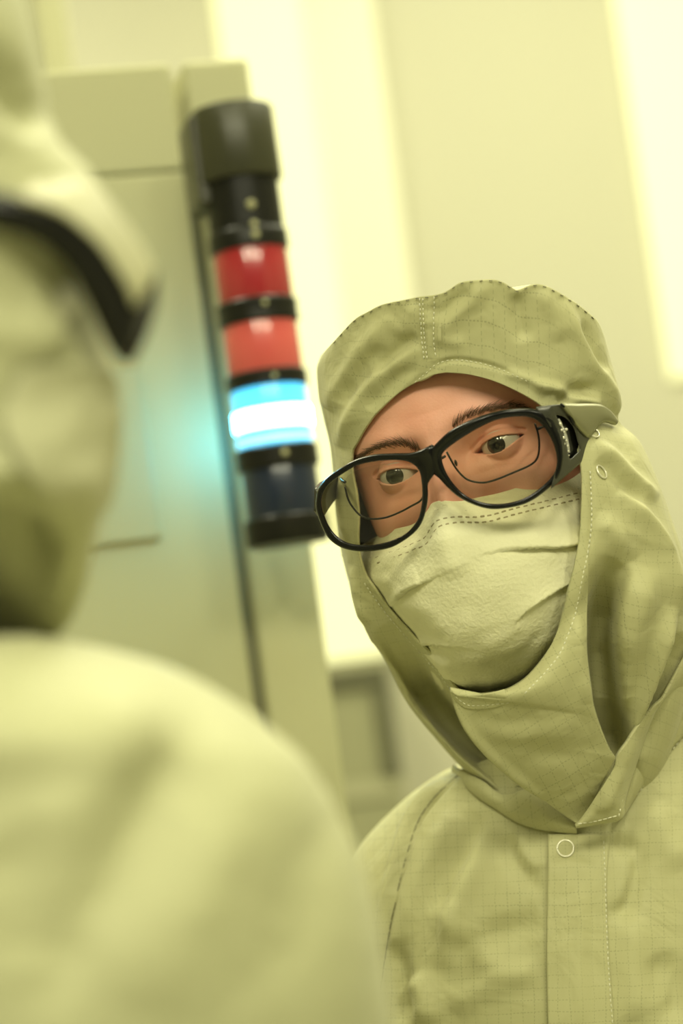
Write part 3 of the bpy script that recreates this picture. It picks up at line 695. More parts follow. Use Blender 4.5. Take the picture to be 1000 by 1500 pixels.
# weld the front seam above and below the opening
bm = bmesh.new(); bm.from_mesh(hood.data); bmesh.ops.remove_doubles(bm, verts=bm.verts, dist=0.00012); bmesh.ops.recalc_face_normals(bm, faces=bm.faces); bm.to_mesh(hood.data); bm.free()
hood.data.polygons.foreach_set('use_smooth', np.ones(len(hood.data.polygons), bool))
solidify(hood, 0.0016, -1.0)
hood['label'] = 'olive ripstop hood with stitched face opening'
B_HOOD = bvh_of(HP)

# ---- bib: the overlapping chin flap of the hood
bibA = [(850, 770), (845, 812), (836, 850), (826, 893), (815, 930), (800, 959), (771, 994), (740, 1012), (713, 1017), (690, 1019), (667, 1018), (658, 1008)]
bibL = [(658, 1008), (665, 1032), (676, 1056), (692, 1080), (716, 1107), (748, 1135), (790, 1166), (822, 1190), (845, 1206)]
bibB = [(862, 770), (860, 850), (857.5, 920), (857, 950), (860, 985), (866, 1020), (875, 1052), (885, 1079), (892, 1095), (901, 1109)]
bibR = [(901, 1109), (893, 1125), (880, 1150), (865, 1176), (845, 1206)]
na, nb = 90, 70
A_ = np.vstack([spline(bibA, na)[:-1], spline(bibL, nb)]); Bx = np.vstack([spline(bibB, 110)[:-1], spline(bibR, na + nb - 110)])
nA = len(A_); Bx = Bx[np.linspace(0, len(Bx) - 1, nA).round().astype(int)] if len(Bx) != nA else Bx
tt = np.linspace(0, 1, 60)
gx = A_[:, None, 0] * (1 - tt) + Bx[:, None, 0] * tt; gy = A_[:, None, 1] * (1 - tt) + Bx[:, None, 1] * tt
d_edge = np.interp(np.arange(nA), [0, 40, 75, 89, 120, nA - 1], [1.4195, 1.4165, 1.417, 1.424, 1.447, 1.487])
d_r = np.interp(np.arange(nA), [0, 40, 75, 108, 130, nA - 1], [1.4190, 1.4150, 1.4190, 1.452, 1.468, 1.487])
d_edge = smooth1(d_edge, 6); d_r = smooth1(d_r, 6)
gd = d_edge[:, None] * (1 - tt) + d_r[:, None] * tt - 0.012 * np.sin(np.pi * tt) * np.interp(np.arange(nA), [0, 40, 90, nA - 1], [0.05, 0.35, 1, 0])[:, None]
_hd = np.array([hits([B_HOOD], np.stack([gx[i], gy[i]], 1), 1.43) for i in range(56)]); _hd = np.minimum(_hd, np.array([smooth1(q, 4, 2) for q in _hd]))
_bw = np.clip((np.arange(56) - 4) / 50.0, 0, 1)[:, None]; _bw = _bw * _bw * (3 - 2 * _bw)
gd[:56] = np.minimum((_hd + 0.002) * (1 - _bw) + gd[:56] * _bw, _hd + 0.002 - 0.006 * np.clip(np.arange(56) / 30.0, 0, 1)[:, None])
gd = np.apply_along_axis(smooth1, 0, gd, 3, 2)
BIB = W(gx, gy, gd); bn = face_cam(normals(BIB), BIB)
BIB, _ = displace(BIB, [([(700, 1060), (760, 1075), (850, 1060)], 16, 2.0, 'ridge'), ([(690, 1040), (730, 1058), (790, 1050)], 12, -1.5, 'ridge'), ([(770, 1090), (820, 1105), (885, 1095)], 16, -2.0, 'ridge'),
                         ([(845, 900), (848, 960), (860, 1030)], 9, 2.5, 'ridge'), ([(664, 1030), (690, 1075), (740, 1125), (800, 1172)], 8, 2.5, 'ridge')], nrm=bn)
bu = np.stack([gx / 2440, gy / 2440], -1).reshape(-1, 2)
bib = patch_obj('bib', BIB, M['bib'], hood, MO, 0.0014, uv=bu)
B_BIB = bvh_of(BIB)
hA, hB = [(660, 1011), (668, 1017), (690, 1018), (713, 1015.5), (739, 1010)], [(670, 1029), (682, 1037), (702, 1038.5), (724, 1036.5), (745, 1029)]
A1, B1 = spline(hA, 40), spline(hB, 40); tq = np.linspace(0, 1, 12)
hx = A1[:, None, 0] * (1 - tq) + B1[:, None, 0] * tq; hy = A1[:, None, 1] * (1 - tq) + B1[:, None, 1] * tq
hd = np.array([smooth1(hits([B_BIB], np.stack([hx[i], hy[i] + 1.5], 1), 1.42), 2, 1) for i in range(40)]); hd = np.apply_along_axis(smooth1, 0, hd, 3, 1)
HEM = W(hx, hy, hd - 0.0020 + 0.0012 * tq[None]); patch_obj('hem_band', HEM, M['bib'], hood, MO, 0.0012, uv=np.stack([hx / 2440, hy / 2440], -1).reshape(-1, 2)); B_HEM = bvh_of(HEM)

# ---- coverall torso
TROWS = [(700, 1175, 985, 1060, 1.585, 0.080, 0.070), (676, 1130, 1002, 1000, 1.60, 0.085, 0.080), (640, 1145, 1050, 1015, 1.61, 0.095, 0.09), (590, 1176, 1120, 1055, 1.62, 0.105, 0.10), (525, 1243, 1210, 1130, 1.625, 0.122, 0.11), (470, 1330, 1270, 1250, 1.625, 0.136, 0.115),
         (440, 1430, 1292, 1390, 1.625, 0.145, 0.12), (425, 1560, 1300, 1540, 1.625, 0.150, 0.12), (430, 1800, 1290, 1800, 1.63, 0.14, 0.12), (440, 2200, 1260, 2200, 1.64, 0.13, 0.12), (440, 2600, 1260, 2600, 1.65, 0.13, 0.12)]
TP = body_loft(TROWS, 200, 260, 0.8, 0.9, 0.05)
tn = normals(TP, True); tn *= np.sign(((TP - TP.mean(1, keepdims=True)) * tn).sum(-1).mean())
TSTROKES = [
    ([(676, 1130), (630, 1175), (605, 1215), (585, 1280), (570, 1340), (558, 1420), (552, 1500)], 4, -3.5, 'ridge'), ([(664, 1125), (618, 1170), (594, 1212), (574, 1280), (560, 1340), (546, 1420)], 7, 2.5, 'ridge'),
    ([(665, 1190), (640, 1230), (610, 1300), (590, 1380)], 14, 3, 'ridge'), ([(700, 1190), (680, 1240), (650, 1290), (640, 1340)], 16, -3, 'ridge'),
    ([(720, 1200), (700, 1260), (670, 1330), (650, 1420)], 16, 4.0, 'ridge'), ([(600, 1430), (620, 1460), (626, 1500)], 18, 5, 'ridge'), ([(570, 1380), (585, 1430), (590, 1500)], 16, -5, 'ridge'),
    ([(640, 1320), (690, 1380), (740, 1430)], 20, 3, 'ridge'), ([(660, 1480), (720, 1440), (790, 1420)], 20, 3.5, 'ridge'), ([(660, 1400), (720, 1370), (790, 1350)], 18, -3, 'ridge'),
    ([(760, 1215), (770, 1250), (795, 1275)], 9, 3, 'ridge'), ([(740, 1225), (760, 1270), (790, 1310)], 10, -2.5, 'ridge'),
    ([(900, 1225), (930, 1260), (920, 1320), (900, 1350)], 14, -4, 'ridge'), ([(925, 1240), (915, 1290), (898, 1330)], 9, 3, 'ridge'), ([(930, 1340), (925, 1420), (935, 1500)], 22, 3, 'ridge'),
    ([(950, 1180), (975, 1230), (1000, 1270)], 20, 3, 'ridge'), ([(960, 1400), (985, 1440), (1000, 1500)], 20, -3, 'ridge'),
]
TP, _ = displace(TP, TSTROKES, nrm=tn, scale=1.7)
coverall = mesh_obj('coverall', TP.reshape(-1, 3), grid_faces(*TP.shape[:2], True), M['suit'], MAN, MO, uv=np.stack([np.broadcast_to(np.linspace(0, 2 * np.pi, 260) * 0.16, TP.shape[:2]), np.broadcast_to((np.linspace(0, 10, 200) * 0.055)[:, None], TP.shape[:2])], -1).reshape(-1, 2))
_px, _py, _ = proj(TP.reshape(-1, 3)); _uv = np.stack([_px / 2360, _py / 2360], -1)
_ul = coverall.data.uv_layers[0]; _li = np.empty(len(coverall.data.loops), int); coverall.data.loops.foreach_get('vertex_index', _li); _ul.data.foreach_set('uv', _uv[_li].ravel())
coverall['label'] = 'olive ripstop coverall with snapped front placket'
B_TOR = bvh_of(TP, True)
# trouser legs and boots carry the torso down to the floor, below the picture
hip = TP[-1].mean(0)
for sx in (-1, 1):
    s = Shape(); x = hip[0] + sx * 0.10; prof = [(hip[2] + 0.12, 0.115), (hip[2] - 0.05, 0.11), (0.50, 0.085), (0.12, 0.075), (0.10, 0.06)]
    if hip[2] > 0.6:
        s.lathe((x, hip[1], 0), ZV, prof, 28); s.build('trouser_leg', M['suit'], MAN, MO)
    s = Shape(); 
    ys = np.linspace(-0.19, 0.09, 14); V = []; n = 16
    for yy in ys:
        f_ = (yy + 0.19) / 0.28; hgt = 0.055 + 0.07 * f_ ** 2; wd = 0.046 * math.sin(math.pi * (0.12 + 0.76 * f_)) ** 0.5
        V += [(x + wd * math.cos(p), hip[1] + yy, max(0.0, hgt / 2 + hgt / 2 * math.sin(p))) for p in np.linspace(0, 2 * np.pi, n, endpoint=False)]
    s.add(V, [(i * n + j, i * n + (j + 1) % n, (i + 1) * n + (j + 1) % n, (i + 1) * n + j) for i in range(13) for j in range(n)] + [tuple(range(n)), tuple(13 * n + j for j in range(n))]); s.build('boot', M['suit'], MAN, MO)
# placket: raised front strip
pa = [(803, 1222), (802, 1300), (801, 1400), (803, 1520), (806, 1700)]; pb = [(893, 1222), (888, 1300), (892, 1400), (900, 1520), (905, 1700)]
n = 120; Ap, Bp = spline(pa, n), spline(pb, n)
gx = Ap[:, None, 0] * (1 - np.linspace(0, 1, 30)) + Bp[:, None, 0] * np.linspace(0, 1, 30); gy = Ap[:, None, 1] * (1 - np.linspace(0, 1, 30)) + Bp[:, None, 1] * np.linspace(0, 1, 30)
gd = np.array([hits([B_TOR], np.stack([gx[i], gy[i]], 1), 1.49) for i in range(n)])
gd = np.apply_along_axis(smooth1, 0, gd, 3, 1)
lift = 0.0035 * np.clip((1 - np.linspace(0, 1, 30)) * 1.4, 0.22, 1)
PL = W(gx, gy, gd - lift)
pn = face_cam(normals(PL), PL)
PL, _ = displace(PL, [([(845, 1290), (850, 1350), (846, 1420), (850, 1500)], 9, 1.2, 'ridge'), ([(806, 1270), (830, 1262), (870, 1268)], 7, -1.2, 'ridge'), ([(870, 1300), (868, 1400), (872, 1500)], 8, -1.0, 'ridge')], nrm=pn)
placket = patch_obj('placket', PL, M['suit'], coverall, MO, 0.0016, uv=np.stack([gx / 2360, gy / 2360], -1).reshape(-1, 2))
B_PL = bvh_of(PL)

# ---- collar, two ends
ct = [(664, 1122), (683, 1133), (700, 1141), (712, 1148), (722, 1157), (732, 1163.5), (748, 1165), (766, 1158), (784, 1156), (798, 1168), (809, 1180), (823, 1196), (843, 1209)]
cb = [(662, 1128), (678, 1146), (692, 1160), (706, 1171), (722, 1181), (738, 1191), (757, 1203), (775, 1210), (790, 1214), (806, 1217), (818, 1219), (830, 1220), (845, 1220)]
n = 70; cb_s, ct_s = spline(cb, n), spline(ct, n)
d_b = smooth1(hits([B_TOR], cb_s, 1.50), 5) - 0.003; d_t = np.minimum(smooth1(hits([B_HOOD, B_TOR], ct_s, 1.5), 6), d_b + 0.006) - 0.009
CL = strip_patch(ct, cb, n, 18, d_t, d_b, 0.004)
cn = face_cam(normals(CL), CL); CL, _ = displace(CL, [([(735, 1180), (770, 1195), (810, 1205)], 8, 1.5, 'ridge'), ([(770, 1170), (790, 1185), (812, 1208)], 6, 1.2, 'ridge')], nrm=cn)
col1 = patch_obj('collar', CL, M['collar'], coverall, MO, 0.0018, uv=None)
B_CL = bvh_of(CL)
ri = [(843, 1209), (852, 1200), (874, 1165), (897, 1127), (903, 1106), (916, 1087), (937, 1057), (957, 1034), (972, 1019), (992, 978), (1012, 940)]
ro = [(843, 1211), (876, 1206), (909, 1199), (913, 1178), (920, 1150), (929, 1122), (946, 1072), (962, 1036), (976, 1022), (1005, 1000), (1030, 968)]
n = 90; ri_s, ro_s = spline(ri, n), spline(ro, n)
# outer boundary follows bottom edge then the fold: pair by arc, so give it its own keys
d_o = np.interp(np.linspace(0, 1, n), [0, 0.25, 0.45, 0.75, 1], [1.476, 1.476, 1.484, 1.492, 1.50]); d_i = np.interp(np.linspace(0, 1, n), [0, 0.2, 0.4, 0.75, 1], [1.474, 1.462, 1.458, 1.474, 1.49])
CRP = strip_patch(ri, ro, n, 22, d_i, d_o, 0.004)
cn = face_cam(normals(CRP), CRP); CRP, _ = displace(CRP, [([(880, 1190), (905, 1140), (930, 1080)], 9, 1.5, 'ridge'), ([(865, 1195), (890, 1190), (905, 1180)], 7, -1.0, 'ridge')], nrm=cn)
col2 = patch_obj('collar', CRP, M['collar'], coverall, MO, 0.002)
B_CR = bvh_of(CRP)
# second, outer layer of the collar stand on the right
ra = [(909, 1199), (913, 1178), (929, 1122), (946, 1072), (962, 1036), (990, 1000), (1020, 960)]
rb = [(915, 1190), (940, 1150), (965, 1115), (990, 1088), (1010, 1068), (1040, 1040), (1080, 1000)]
n = 60; rb_s = spline(rb, n)
d_x = smooth1(hits([B_TOR], rb_s, 1.51), 4) - 0.003; d_y = np.interp(np.linspace(0, 1, n), [0, 0.5, 1], [1.486, 1.498, 1.508])
CO = strip_patch(ra, rb, n, 18, np.minimum(d_y, d_x + 0.002), d_x, 0.003)
cn = face_cam(normals(CO), CO); CO, _ = displace(CO, [([(950, 1080), (968, 1040), (990, 1015)], 7, 2.5, 'ridge'), ([(946, 1100), (965, 1070), (1000, 1050)], 6, -2, 'ridge')], nrm=cn)
col3 = patch_obj('collar_stand', CO, M['collar'], coverall, MO, 0.0016)
B_CO = bvh_of(CO)

# ---- stitching
stitches('stitching', [(864, 690), (866, 740), (865, 780), (859, 817), (852, 850), (846, 880), (839, 910), (830, 934), (820, 957), (801, 982), (784, 1000), (766, 1018)], [B_BIB, B_HOOD], hood, MO, M['thread'], 5, 2.6, 0.00038, lift=0.0012)
stitches('stitching', [(745, 1029), (723, 1032), (700, 1033.5), (686, 1033), (672, 1025), (662, 1014), (652, 1000), (640, 984), (618, 960), (590, 928), (566, 900), (548, 876), (532, 852)], [B_HEM, B_BIB, B_HOOD], hood, MO, M['thread'], 4, 3, 0.00028, lift=0.0012)
stitches('stitching', [(614, 437), (615, 460), (617, 490), (621, 528)], [B_HOOD], hood, MO, M['thread'], 4, 3, 0.00032)
stitches('stitching', [(619, 437), (620, 470), (622, 500), (626, 528)], [B_HOOD], hood, MO, M['thread'], 4, 3, 0.0003)
stitches('stitching', [(636, 434), (635, 470), (635, 500), (638, 524)], [B_HOOD], hood, MO, M['thread'], 4, 3, 0.0003)
stitches('stitching', [(545, 628), (560, 604), (590, 575), (620, 550), (640, 533), (665, 527), (700, 531), (725, 538), (750, 548), (775, 560)], [B_HOOD], hood, MO, M['thread'], 3.5, 3.5, 0.00022)
stitches('crown_stitching', [(q[0], q[1] + 2.2) for q in CROWN[1:-1]], [B_HOOD], hood, MO, M['dark_thread'], 6, 8, 0.0003)
stitches('stitching', [(884, 1232), (886, 1290), (888, 1350), (891, 1420), (897, 1500), (900, 1540)], [B_PL, B_TOR], coverall, MO, M['thread'], 4.5, 3.2, 0.00032)
stitches('stitching', [(906, 1196), (911, 1172), (925, 1124), (943, 1072), (958, 1038)], [B_CR, B_CO, B_TOR], coverall, MO, M['thread'], 4.5, 2.6, 0.0004, lift=0.003)
stitches('stitching', [(846, 1207), (876, 1202), (904, 1195)], [B_CR, B_CO, B_TOR], coverall, MO, M['thread'], 6, 1, 0.0004, lift=0.003)
stitches('stitching', [(918, 1183), (945, 1148), (970, 1115), (1000, 1080)], [B_CR, B_CO, B_TOR], coverall, MO, M['thread'], 5, 2.4, 0.0004, lift=0.003)
stitches('raglan_seam', [(676, 1131), (640, 1163), (618, 1192), (604, 1224), (590, 1272), (577, 1330), (566, 1385), (556, 1450)], [B_TOR], coverall, MO, M['dark_thread'], 14, 0.3, 0.0003, lift=0.0003)
# snaps
snap_ring('snap', 828, 1243, [B_PL, B_TOR], coverall, MO, 12)
snap_ring('snap', 879.5, 692, [B_HOOD, B_BIB], hood, MO, 10.5)
snap_ring('snap', 868, 634, [B_HOOD, B_BIB], hood, MO, 9.5)

# ---- surgical mask
mask = empty('face_mask', tuple(H(np.array(0.0), np.array(-0.08), np.array(-0.02)))); KO = np.array(mask.location)
tag(mask, 'pale pleated surgical mask covering nose and mouth of the person with glasses', 'mask')
mtop = [(500, 812), (536, 794), (557, 783), (580, 774), (603, 768), (618, 758), (628, 744), (633, 736), (645, 732), (663, 733), (680, 732), (698, 728), (728, 722), (766, 711), (800, 700), (850, 688), (880, 684)]
def mask_grid():
    n = 170; m_ = 150; top = spline(mtop, n); tl = np.linspace(0, 1, n)
    # column bottoms converge under the chin
    bot = spline([(560, 900), (590, 950), (625, 995), (660, 1030), (700, 1050), (750, 1045), (795, 1010), (835, 955), (870, 890), (885, 830)], n)
    left = tl
    v = np.linspace(0, 1, m_)
    px = top[:, 0][None] * (1 - v[:, None]) + bot[:, 0][None] * v[:, None]; py = top[:, 1][None] * (1 - v[:, None]) + bot[:, 1][None] * v[:, None]
    # local face coordinates of each pixel on the mask's own form, solved by iteration on depth
    d = np.full(px.shape, 1.42)
    for _ in range(12):
        P = W(px, py, d); q = P - EYE; x, y, z = q @ HX, q @ HY, q @ HZ
        ridge = np.interp(y, [-0.15, -0.135, -0.12, -0.10, -0.08, -0.06, -0.045, -0.03, -0.022, 0.0], [-0.04, -0.006, 0.016, 0.030, 0.037, 0.041, 0.0405, 0.031, 0.024, 0.012])
        w_ = np.interp(y, [-0.14, -0.10, -0.06, -0.03, -0.015, 0.02], [0.075, 0.080, 0.080, 0.068, 0.062, 0.06])
        narrow = np.interp(y, [-0.07, -0.045, -0.025, -0.01], [0.0, 0.006, 0.012, 0.012])
        zt = ridge - narrow * (1 - np.exp(-(x / 0.014) ** 2)) - 0.062 * (np.abs(x) / w_) ** 2.0
        d = d + 0.8 * ((z - zt)) / max(0.5, HZ @ -_F)
    return W(px, py, np.clip(d, 1.36, 1.53)), px, py
MP, mpx, mpy = mask_grid()
MP = np.stack([np.stack([smooth1(MP[:, j, k], 2, 2) for j in range(MP.shape[1])], 1) for k in range(3)], -1)
mn = face_cam(normals(MP), MP)
MSTROKES = [
    ([(848, 797), (815, 803), (777, 803), (735, 806), (700, 815)], 26, 4.0, 'stepR'), ([(836, 851), (804, 868), (774, 890), (750, 915)], 24, 4.5, 'stepR'),
    ([(620, 853), (600, 862), (587, 873), (568, 892)], 22, 4.0, 'stepR'), ([(660, 944), (640, 940), (612, 940), (596, 935)], 18, 3.5, 'stepR'),
    ([(640, 745), (655, 800), (665, 850)], 22, 2.0, 'ridge'), ([(620, 790), (600, 830), (580, 860)], 12, 1.5, 'ridge'), ([(700, 800), (690, 850), (680, 910)], 18, -1.6, 'ridge'),
    ([(560, 830), (580, 850), (600, 850)], 12, -1.4, 'ridge'), ([(600, 880), (640, 900), (650, 930)], 12, 1.4, 'ridge'), ([(640, 950), (670, 985), (720, 1000)], 12, -2.0, 'ridge'), ([(700, 980), (760, 960), (800, 920)], 10, -2.0, 'ridge'),
    ([(760, 770), (790, 800), (810, 830)], 14, 1.2, 'ridge'), ([(770, 905), (740, 930), (700, 950)], 12, 1.5, 'ridge')]
def mask_displace(P):
    px, py, _ = proj(P.reshape(-1, 3)); px = px.reshape(P.shape[:2]); py = py.reshape(P.shape[:2]); h = np.zeros(px.shape)
    for pts, wd, hh, kind in MSTROKES:
        pl_ = spline(pts, 26); d, sd, fr = seg_dist(pl_, px, py); end = np.clip(np.minimum(fr * 12 + 0.6, (1 - fr) * 2.2), 0, 1)
        if kind == 'ridge': k = np.exp(-(d / wd) ** 2) * np.clip(np.minimum(fr, 1 - fr) * 5, 0, 1)
        else:
            above = sd > 0                                   # above the pleat edge when walking right to left
            k = np.where(above, np.exp(-d / wd), -0.35 * np.exp(-d / 7.0)) * end
        h += hh * 0.001 * k
    return P + mn * h[..., None]
MP = mask_displace(MP)
def tuck(P):
    px, py, d = proj(P.reshape(-1, 3)); ins = inside(OPENP, px, py)
    E = np.concatenate([HP[:, 0], HP[:, -1]]); ex, ey, ed = proj(E)
    k = seg_dist(np.vstack([OPENP, OPENP[:1]]), ex, ey)[0] < 6; ex, ey, ed = ex[k], ey[k], ed[k]
    D2 = (px[:, None] - ex) ** 2 + (py[:, None] - ey) ** 2; j = D2.argmin(1); dist = np.sqrt(D2[np.arange(len(px)), j])
    need = ed[j] + 0.014
    hoodd = np.array([hit([B_HOOD], a_, b_, -1.0) if not q else -1.0 for a_, b_, q in zip(px, py, ins)])
    out = np.where(ins, np.maximum(d, need - dist * 0.0018), np.maximum(np.maximum(d, need), hoodd + 0.006))
    dl = (out - d).reshape(P.shape[:2]); hard = dl.copy()
    for _ in range(3): dl = np.apply_along_axis(smooth1, 1, np.apply_along_axis(smooth1, 0, dl, 3, 1), 3, 1)
    dl = np.maximum(dl, np.where(ins.reshape(dl.shape), 0, hard))
    return W(px, py, d + dl.ravel()).reshape(P.shape)
MP = tuck(MP)
mk = patch_obj('mask_panel', MP, M['mask'], mask, KO, 0.0012)
B_MASK = bvh_of(MP)
wl = [(549, 817), (576, 808), (600, 799), (622, 788), (631, 774), (640, 763), (655, 759), (671, 757), (700, 757.5), (722, 754), (747, 747), (775, 740), (800, 734), (825, 728), (850, 722)]
stitches('weld_line', wl, [B_MASK], mask, KO, M['weld'], 7, 3.5, 0.0006, lift=0.0017, jitter=0.3, flat=0.4)
stitches('weld_line', [(x + 3, y + 8) for x, y in wl], [B_MASK], mask, KO, M['weld'], 7, 3.5, 0.00055, lift=0.0017, jitter=0.3, flat=0.4)
stitches('weld_line', [(640, 747), (655, 747), (672, 748), (690, 749)], [B_MASK], mask, KO, M['weld'], 6, 4, 0.0004, lift=0.0008, flat=0.4)
stitches('weld_line', [(846, 715), (845, 735), (848, 750)], [B_MASK], mask, KO, M['weld'], 4, 4, 0.0004, lift=0.0008, flat=0.4)

# ---- black safety glasses worn over spectacles
GB = np.array([630.0, 678.0])
def gdepth(px, py):
    x = ((px - GB[0]) * math.cos(HR) - (py - GB[1]) * math.sin(HR)) / 2500.0
    y = (-(px - GB[0]) * math.sin(HR) - (py - GB[1]) * math.cos(HR)) / 2500.0
    return 1.401 - 0.30 * x + 2.6 * x * x - 0.10 * y
L_OUT = [(463, 729), (466, 716), (479, 700), (497, 687), (513, 677), (531, 669.5), (552, 665), (580, 663.5), (601, 663), (619, 658), (634, 651), (642, 668), (640, 688), (633, 699), (627, 709), (627, 726), (625, 742), (619, 763), (609, 778), (593, 791), (573, 802), (549, 807), (528, 808), (508, 805), (492, 798), (479, 786), (469, 766), (462.5, 745)]
L_IN = [(471, 739), (474, 721), (485.5, 706), (508, 690), (526, 681), (549, 676), (575, 674), (596, 676), (609, 683.5), (615.5, 695), (618, 716), (617.5, 737), (612, 760), (596, 780), (575, 791), (552, 797), (531, 798), (510, 795), (492, 784), (479, 765)]
R_OUT = [(640, 648), (656, 633), (674, 622), (700, 610.5), (728, 602), (753, 598.5), (781, 599), (800, 606), (812, 619), (821.5, 641), (825, 662), (823, 684), (815, 703), (794, 723), (769, 738), (738, 745), (713, 745), (688, 737), (670, 727), (655, 714), (642, 700), (634, 694), (628, 682), (629, 662)]
R_IN = [(647, 670), (654, 658), (676, 642), (701, 627), (725, 616), (750, 611), (772, 611), (787, 617), (800, 631), (811, 653), (815, 675), (811, 693), (794, 712), (769, 729), (741, 737), (713, 737), (688, 729), (670, 715), (654, 693)]
gl = empty('safety_glasses', tuple(W(630, 678, 1.40))); GO = np.array(gl.location)
tag(gl, 'black wraparound safety glasses worn over spectacles by the person facing the camera', 'glasses')
def polar(poly, c, ang):
    p = spline(poly, 900, True) - c; a = np.arctan2(p[:, 1], p[:, 0]); r = np.hypot(p[:, 0], p[:, 1]); o = np.argsort(a); a, r = a[o], r[o]
    rr = np.interp(ang, np.r_[a - 2 * np.pi, a, a + 2 * np.pi], np.r_[r, r, r]); return c + rr[:, None] * np.stack([np.cos(ang), np.sin(ang)], 1)
def rim(shape, pin, pout, c, thick=0.0042, dfun=gdepth, n=160):
    ang = np.linspace(-np.pi, np.pi, n, endpoint=False); I, O_ = polar(pin, c, ang), polar(pout, c, ang); V = []; k = 14
    for q in np.linspace(0, 2 * np.pi, k, endpoint=False):
        u = 0.5 + 0.5 * np.sign(math.cos(q)) * abs(math.cos(q)) ** 0.8; p = I * (1 - u) + O_ * u
        V.append(W(p[:, 0], p[:, 1], dfun(p[:, 0], p[:, 1]) - thick * math.copysign(abs(math.sin(q)) ** 0.8, math.sin(q)) * (0.8 if math.sin(q) > 0 else 1.5)))
    V = np.array(V).transpose(1, 0, 2).reshape(-1, 3)
    shape.add(V, [(i * k + j, i * k + (j + 1) % k, ((i + 1) % n) * k + (j + 1) % k, ((i + 1) % n) * k + j) for i in range(n) for j in range(k)])
s = Shape(); LC, RC = np.array([545.0, 738]), np.array([733.0, 675]); rim(s, L_IN, L_OUT, LC); rim(s, R_IN, R_OUT, RC)
frm = s.build('frame', M['black'], gl, GO)
def lens(name, poly, c, m, parent, origin, dfun, bulge=0.0025, n=96, rings=10, grow=1.0):
    ang = np.linspace(-np.pi, np.pi, n, endpoint=False); E = polar(poly, c, ang); V = [W(*c, dfun(*c) - bulge)]
    for q in np.linspace(0, 1, rings + 1)[1:]:
        p = c + (E - c) * q * grow; V += list(W(p[:, 0], p[:, 1], dfun(p[:, 0], p[:, 1]) - bulge * (1 - q * q)))
    F = [(0, 1 + j, 1 + (j + 1) % n) for j in range(n)] + [(1 + i * n + j, 1 + (i + 1) * n + j, 1 + (i + 1) * n + (j + 1) % n, 1 + i * n + (j + 1) % n) for i in range(rings - 1) for j in range(n)]
    return mesh_obj(name, V, F, m, parent, origin)
gl_d = lambda x, y: gdepth(x, y) + 0.0005
lens('lens', L_IN, LC, M['goggle_lens'], gl, GO, gl_d, grow=1.02); lens('lens', R_IN, RC, M['goggle_lens'], gl, GO, gl_d, grow=1.02)
# right temple: shield around a clear side window, then the arm running back under the hood
def tdepth(px, py): return 1.3905 + np.clip((np.asarray(px) - 806) / 95.0, 0, 2) ** 1.15 * 0.062 + 0 * np.asarray(py)
WIN = [(813, 608), (824, 610), (834, 618), (841, 630), (845, 645), (848.5, 658), (842, 666), (834.5, 672), (832, 664), (829, 648), (824, 630), (818, 617)]
SH_OUT = [(784, 597), (800, 594), (822, 592), (836, 593.5), (856, 592), (872, 600), (873, 618), (867, 638), (862, 659), (856, 674), (850, 679), (837, 690), (822, 703), (800, 721), (797, 712), (813, 690), (817, 668), (812, 645), (803, 622), (790, 606)]
s = Shape(); rim(s, WIN, SH_OUT, np.array([831.0, 640]), 0.0018, tdepth, 140); s.build('side_shield', M['satin'], gl, GO)
s = Shape()
armT = [(822, 592.5), (840, 593), (856, 592.5), (877, 594.5), (890, 602), (897, 610), (902, 618)]; armB = [(845, 622), (852, 632), (860, 640), (867, 632), (874, 622), (884, 616), (901, 619.5)]
A1, B1 = spline(armT, 40), spline(armB, 40); V = []
for t in np.linspace(0, 1, 9):
    p = A1 * (1 - t) + B1 * t; V.append(W(p[:, 0], p[:, 1], tdepth(p[:, 0], p[:, 1]) - 0.0035 * math.sin(math.pi * t) ** 0.6 - 0.001))
AR = np.array(V).transpose(1, 0, 2); oa = patch_obj('temple_arm', AR, M['temple'], gl, GO, 0.003)
s = Shape(); s.tube(W(*(np.array([(821.5, 592), (828, 597), (833, 605), (836, 613), (840, 622)]).T), tdepth(np.array([821.5, 828, 833, 836, 840]), 0) - 0.0035), 0.0007, 8); s.build('hinge_edge', M['black'], gl, GO)
wd_ = lambda x, y: tdepth(x, y) + 0.004
lens('window_back', WIN, np.array([834.0, 638]), M['black'], gl, GO, wd_, 0.0)
ws = [(814, 610), (822, 617), (829, 632), (833, 650), (835, 668), (830, 662), (825, 642), (819, 625)]
lens('side_lens', ws, np.array([826.5, 637]), M['side_lens'], gl, GO, lambda x, y: tdepth(x, y) + 0.001, 0.001, 40, 5)
M['glint'] = mat('glint metal', (0.85, 0.84, 0.70), 0.05, metal=1.0)
s = Shape()  # pale metal dots stand in for sparkles on the clear side lens
for gx_, gy_, gr in ((820, 621, 3.0), (822, 630, 2.2), (826, 633, 2.0), (829, 629, 2.4), (825, 641, 2.6), (829, 646, 1.8), (831, 653, 1.6), (827, 650, 1.4), (832, 661, 1.5), (833, 667, 1.2)):
    c_ = W(gx_, gy_, float(tdepth(gx_, gy_)) - 0.0008); up_ = np.array([0, -0.35, 0.93]); up_ /= np.linalg.norm(up_)
    s.lathe(c_, (CAM - c_), [(0, gr * 0.0004), (0.0005, gr * 0.00036), (0.0009, gr * 0.00015)], 10)
s.build('lens_glints', M['chrome'], gl, GO)
# left temple, seen through the left lens
A1 = spline([(464, 716), (473, 706), (486, 700), (499, 696), (506, 700)], 24); B1 = spline([(463, 748), (470, 756), (480, 742), (492, 726), (502, 714)], 24); dd = np.linspace(1.445, 1.535, 24)
V = [W((A1 * (1 - t) + B1 * t)[:, 0], (A1 * (1 - t) + B1 * t)[:, 1], dd) for t in np.linspace(0, 1, 8)]
patch_obj('temple_arm', np.array(V).transpose(1, 0, 2), M['satin'], gl, GO, 0.003)

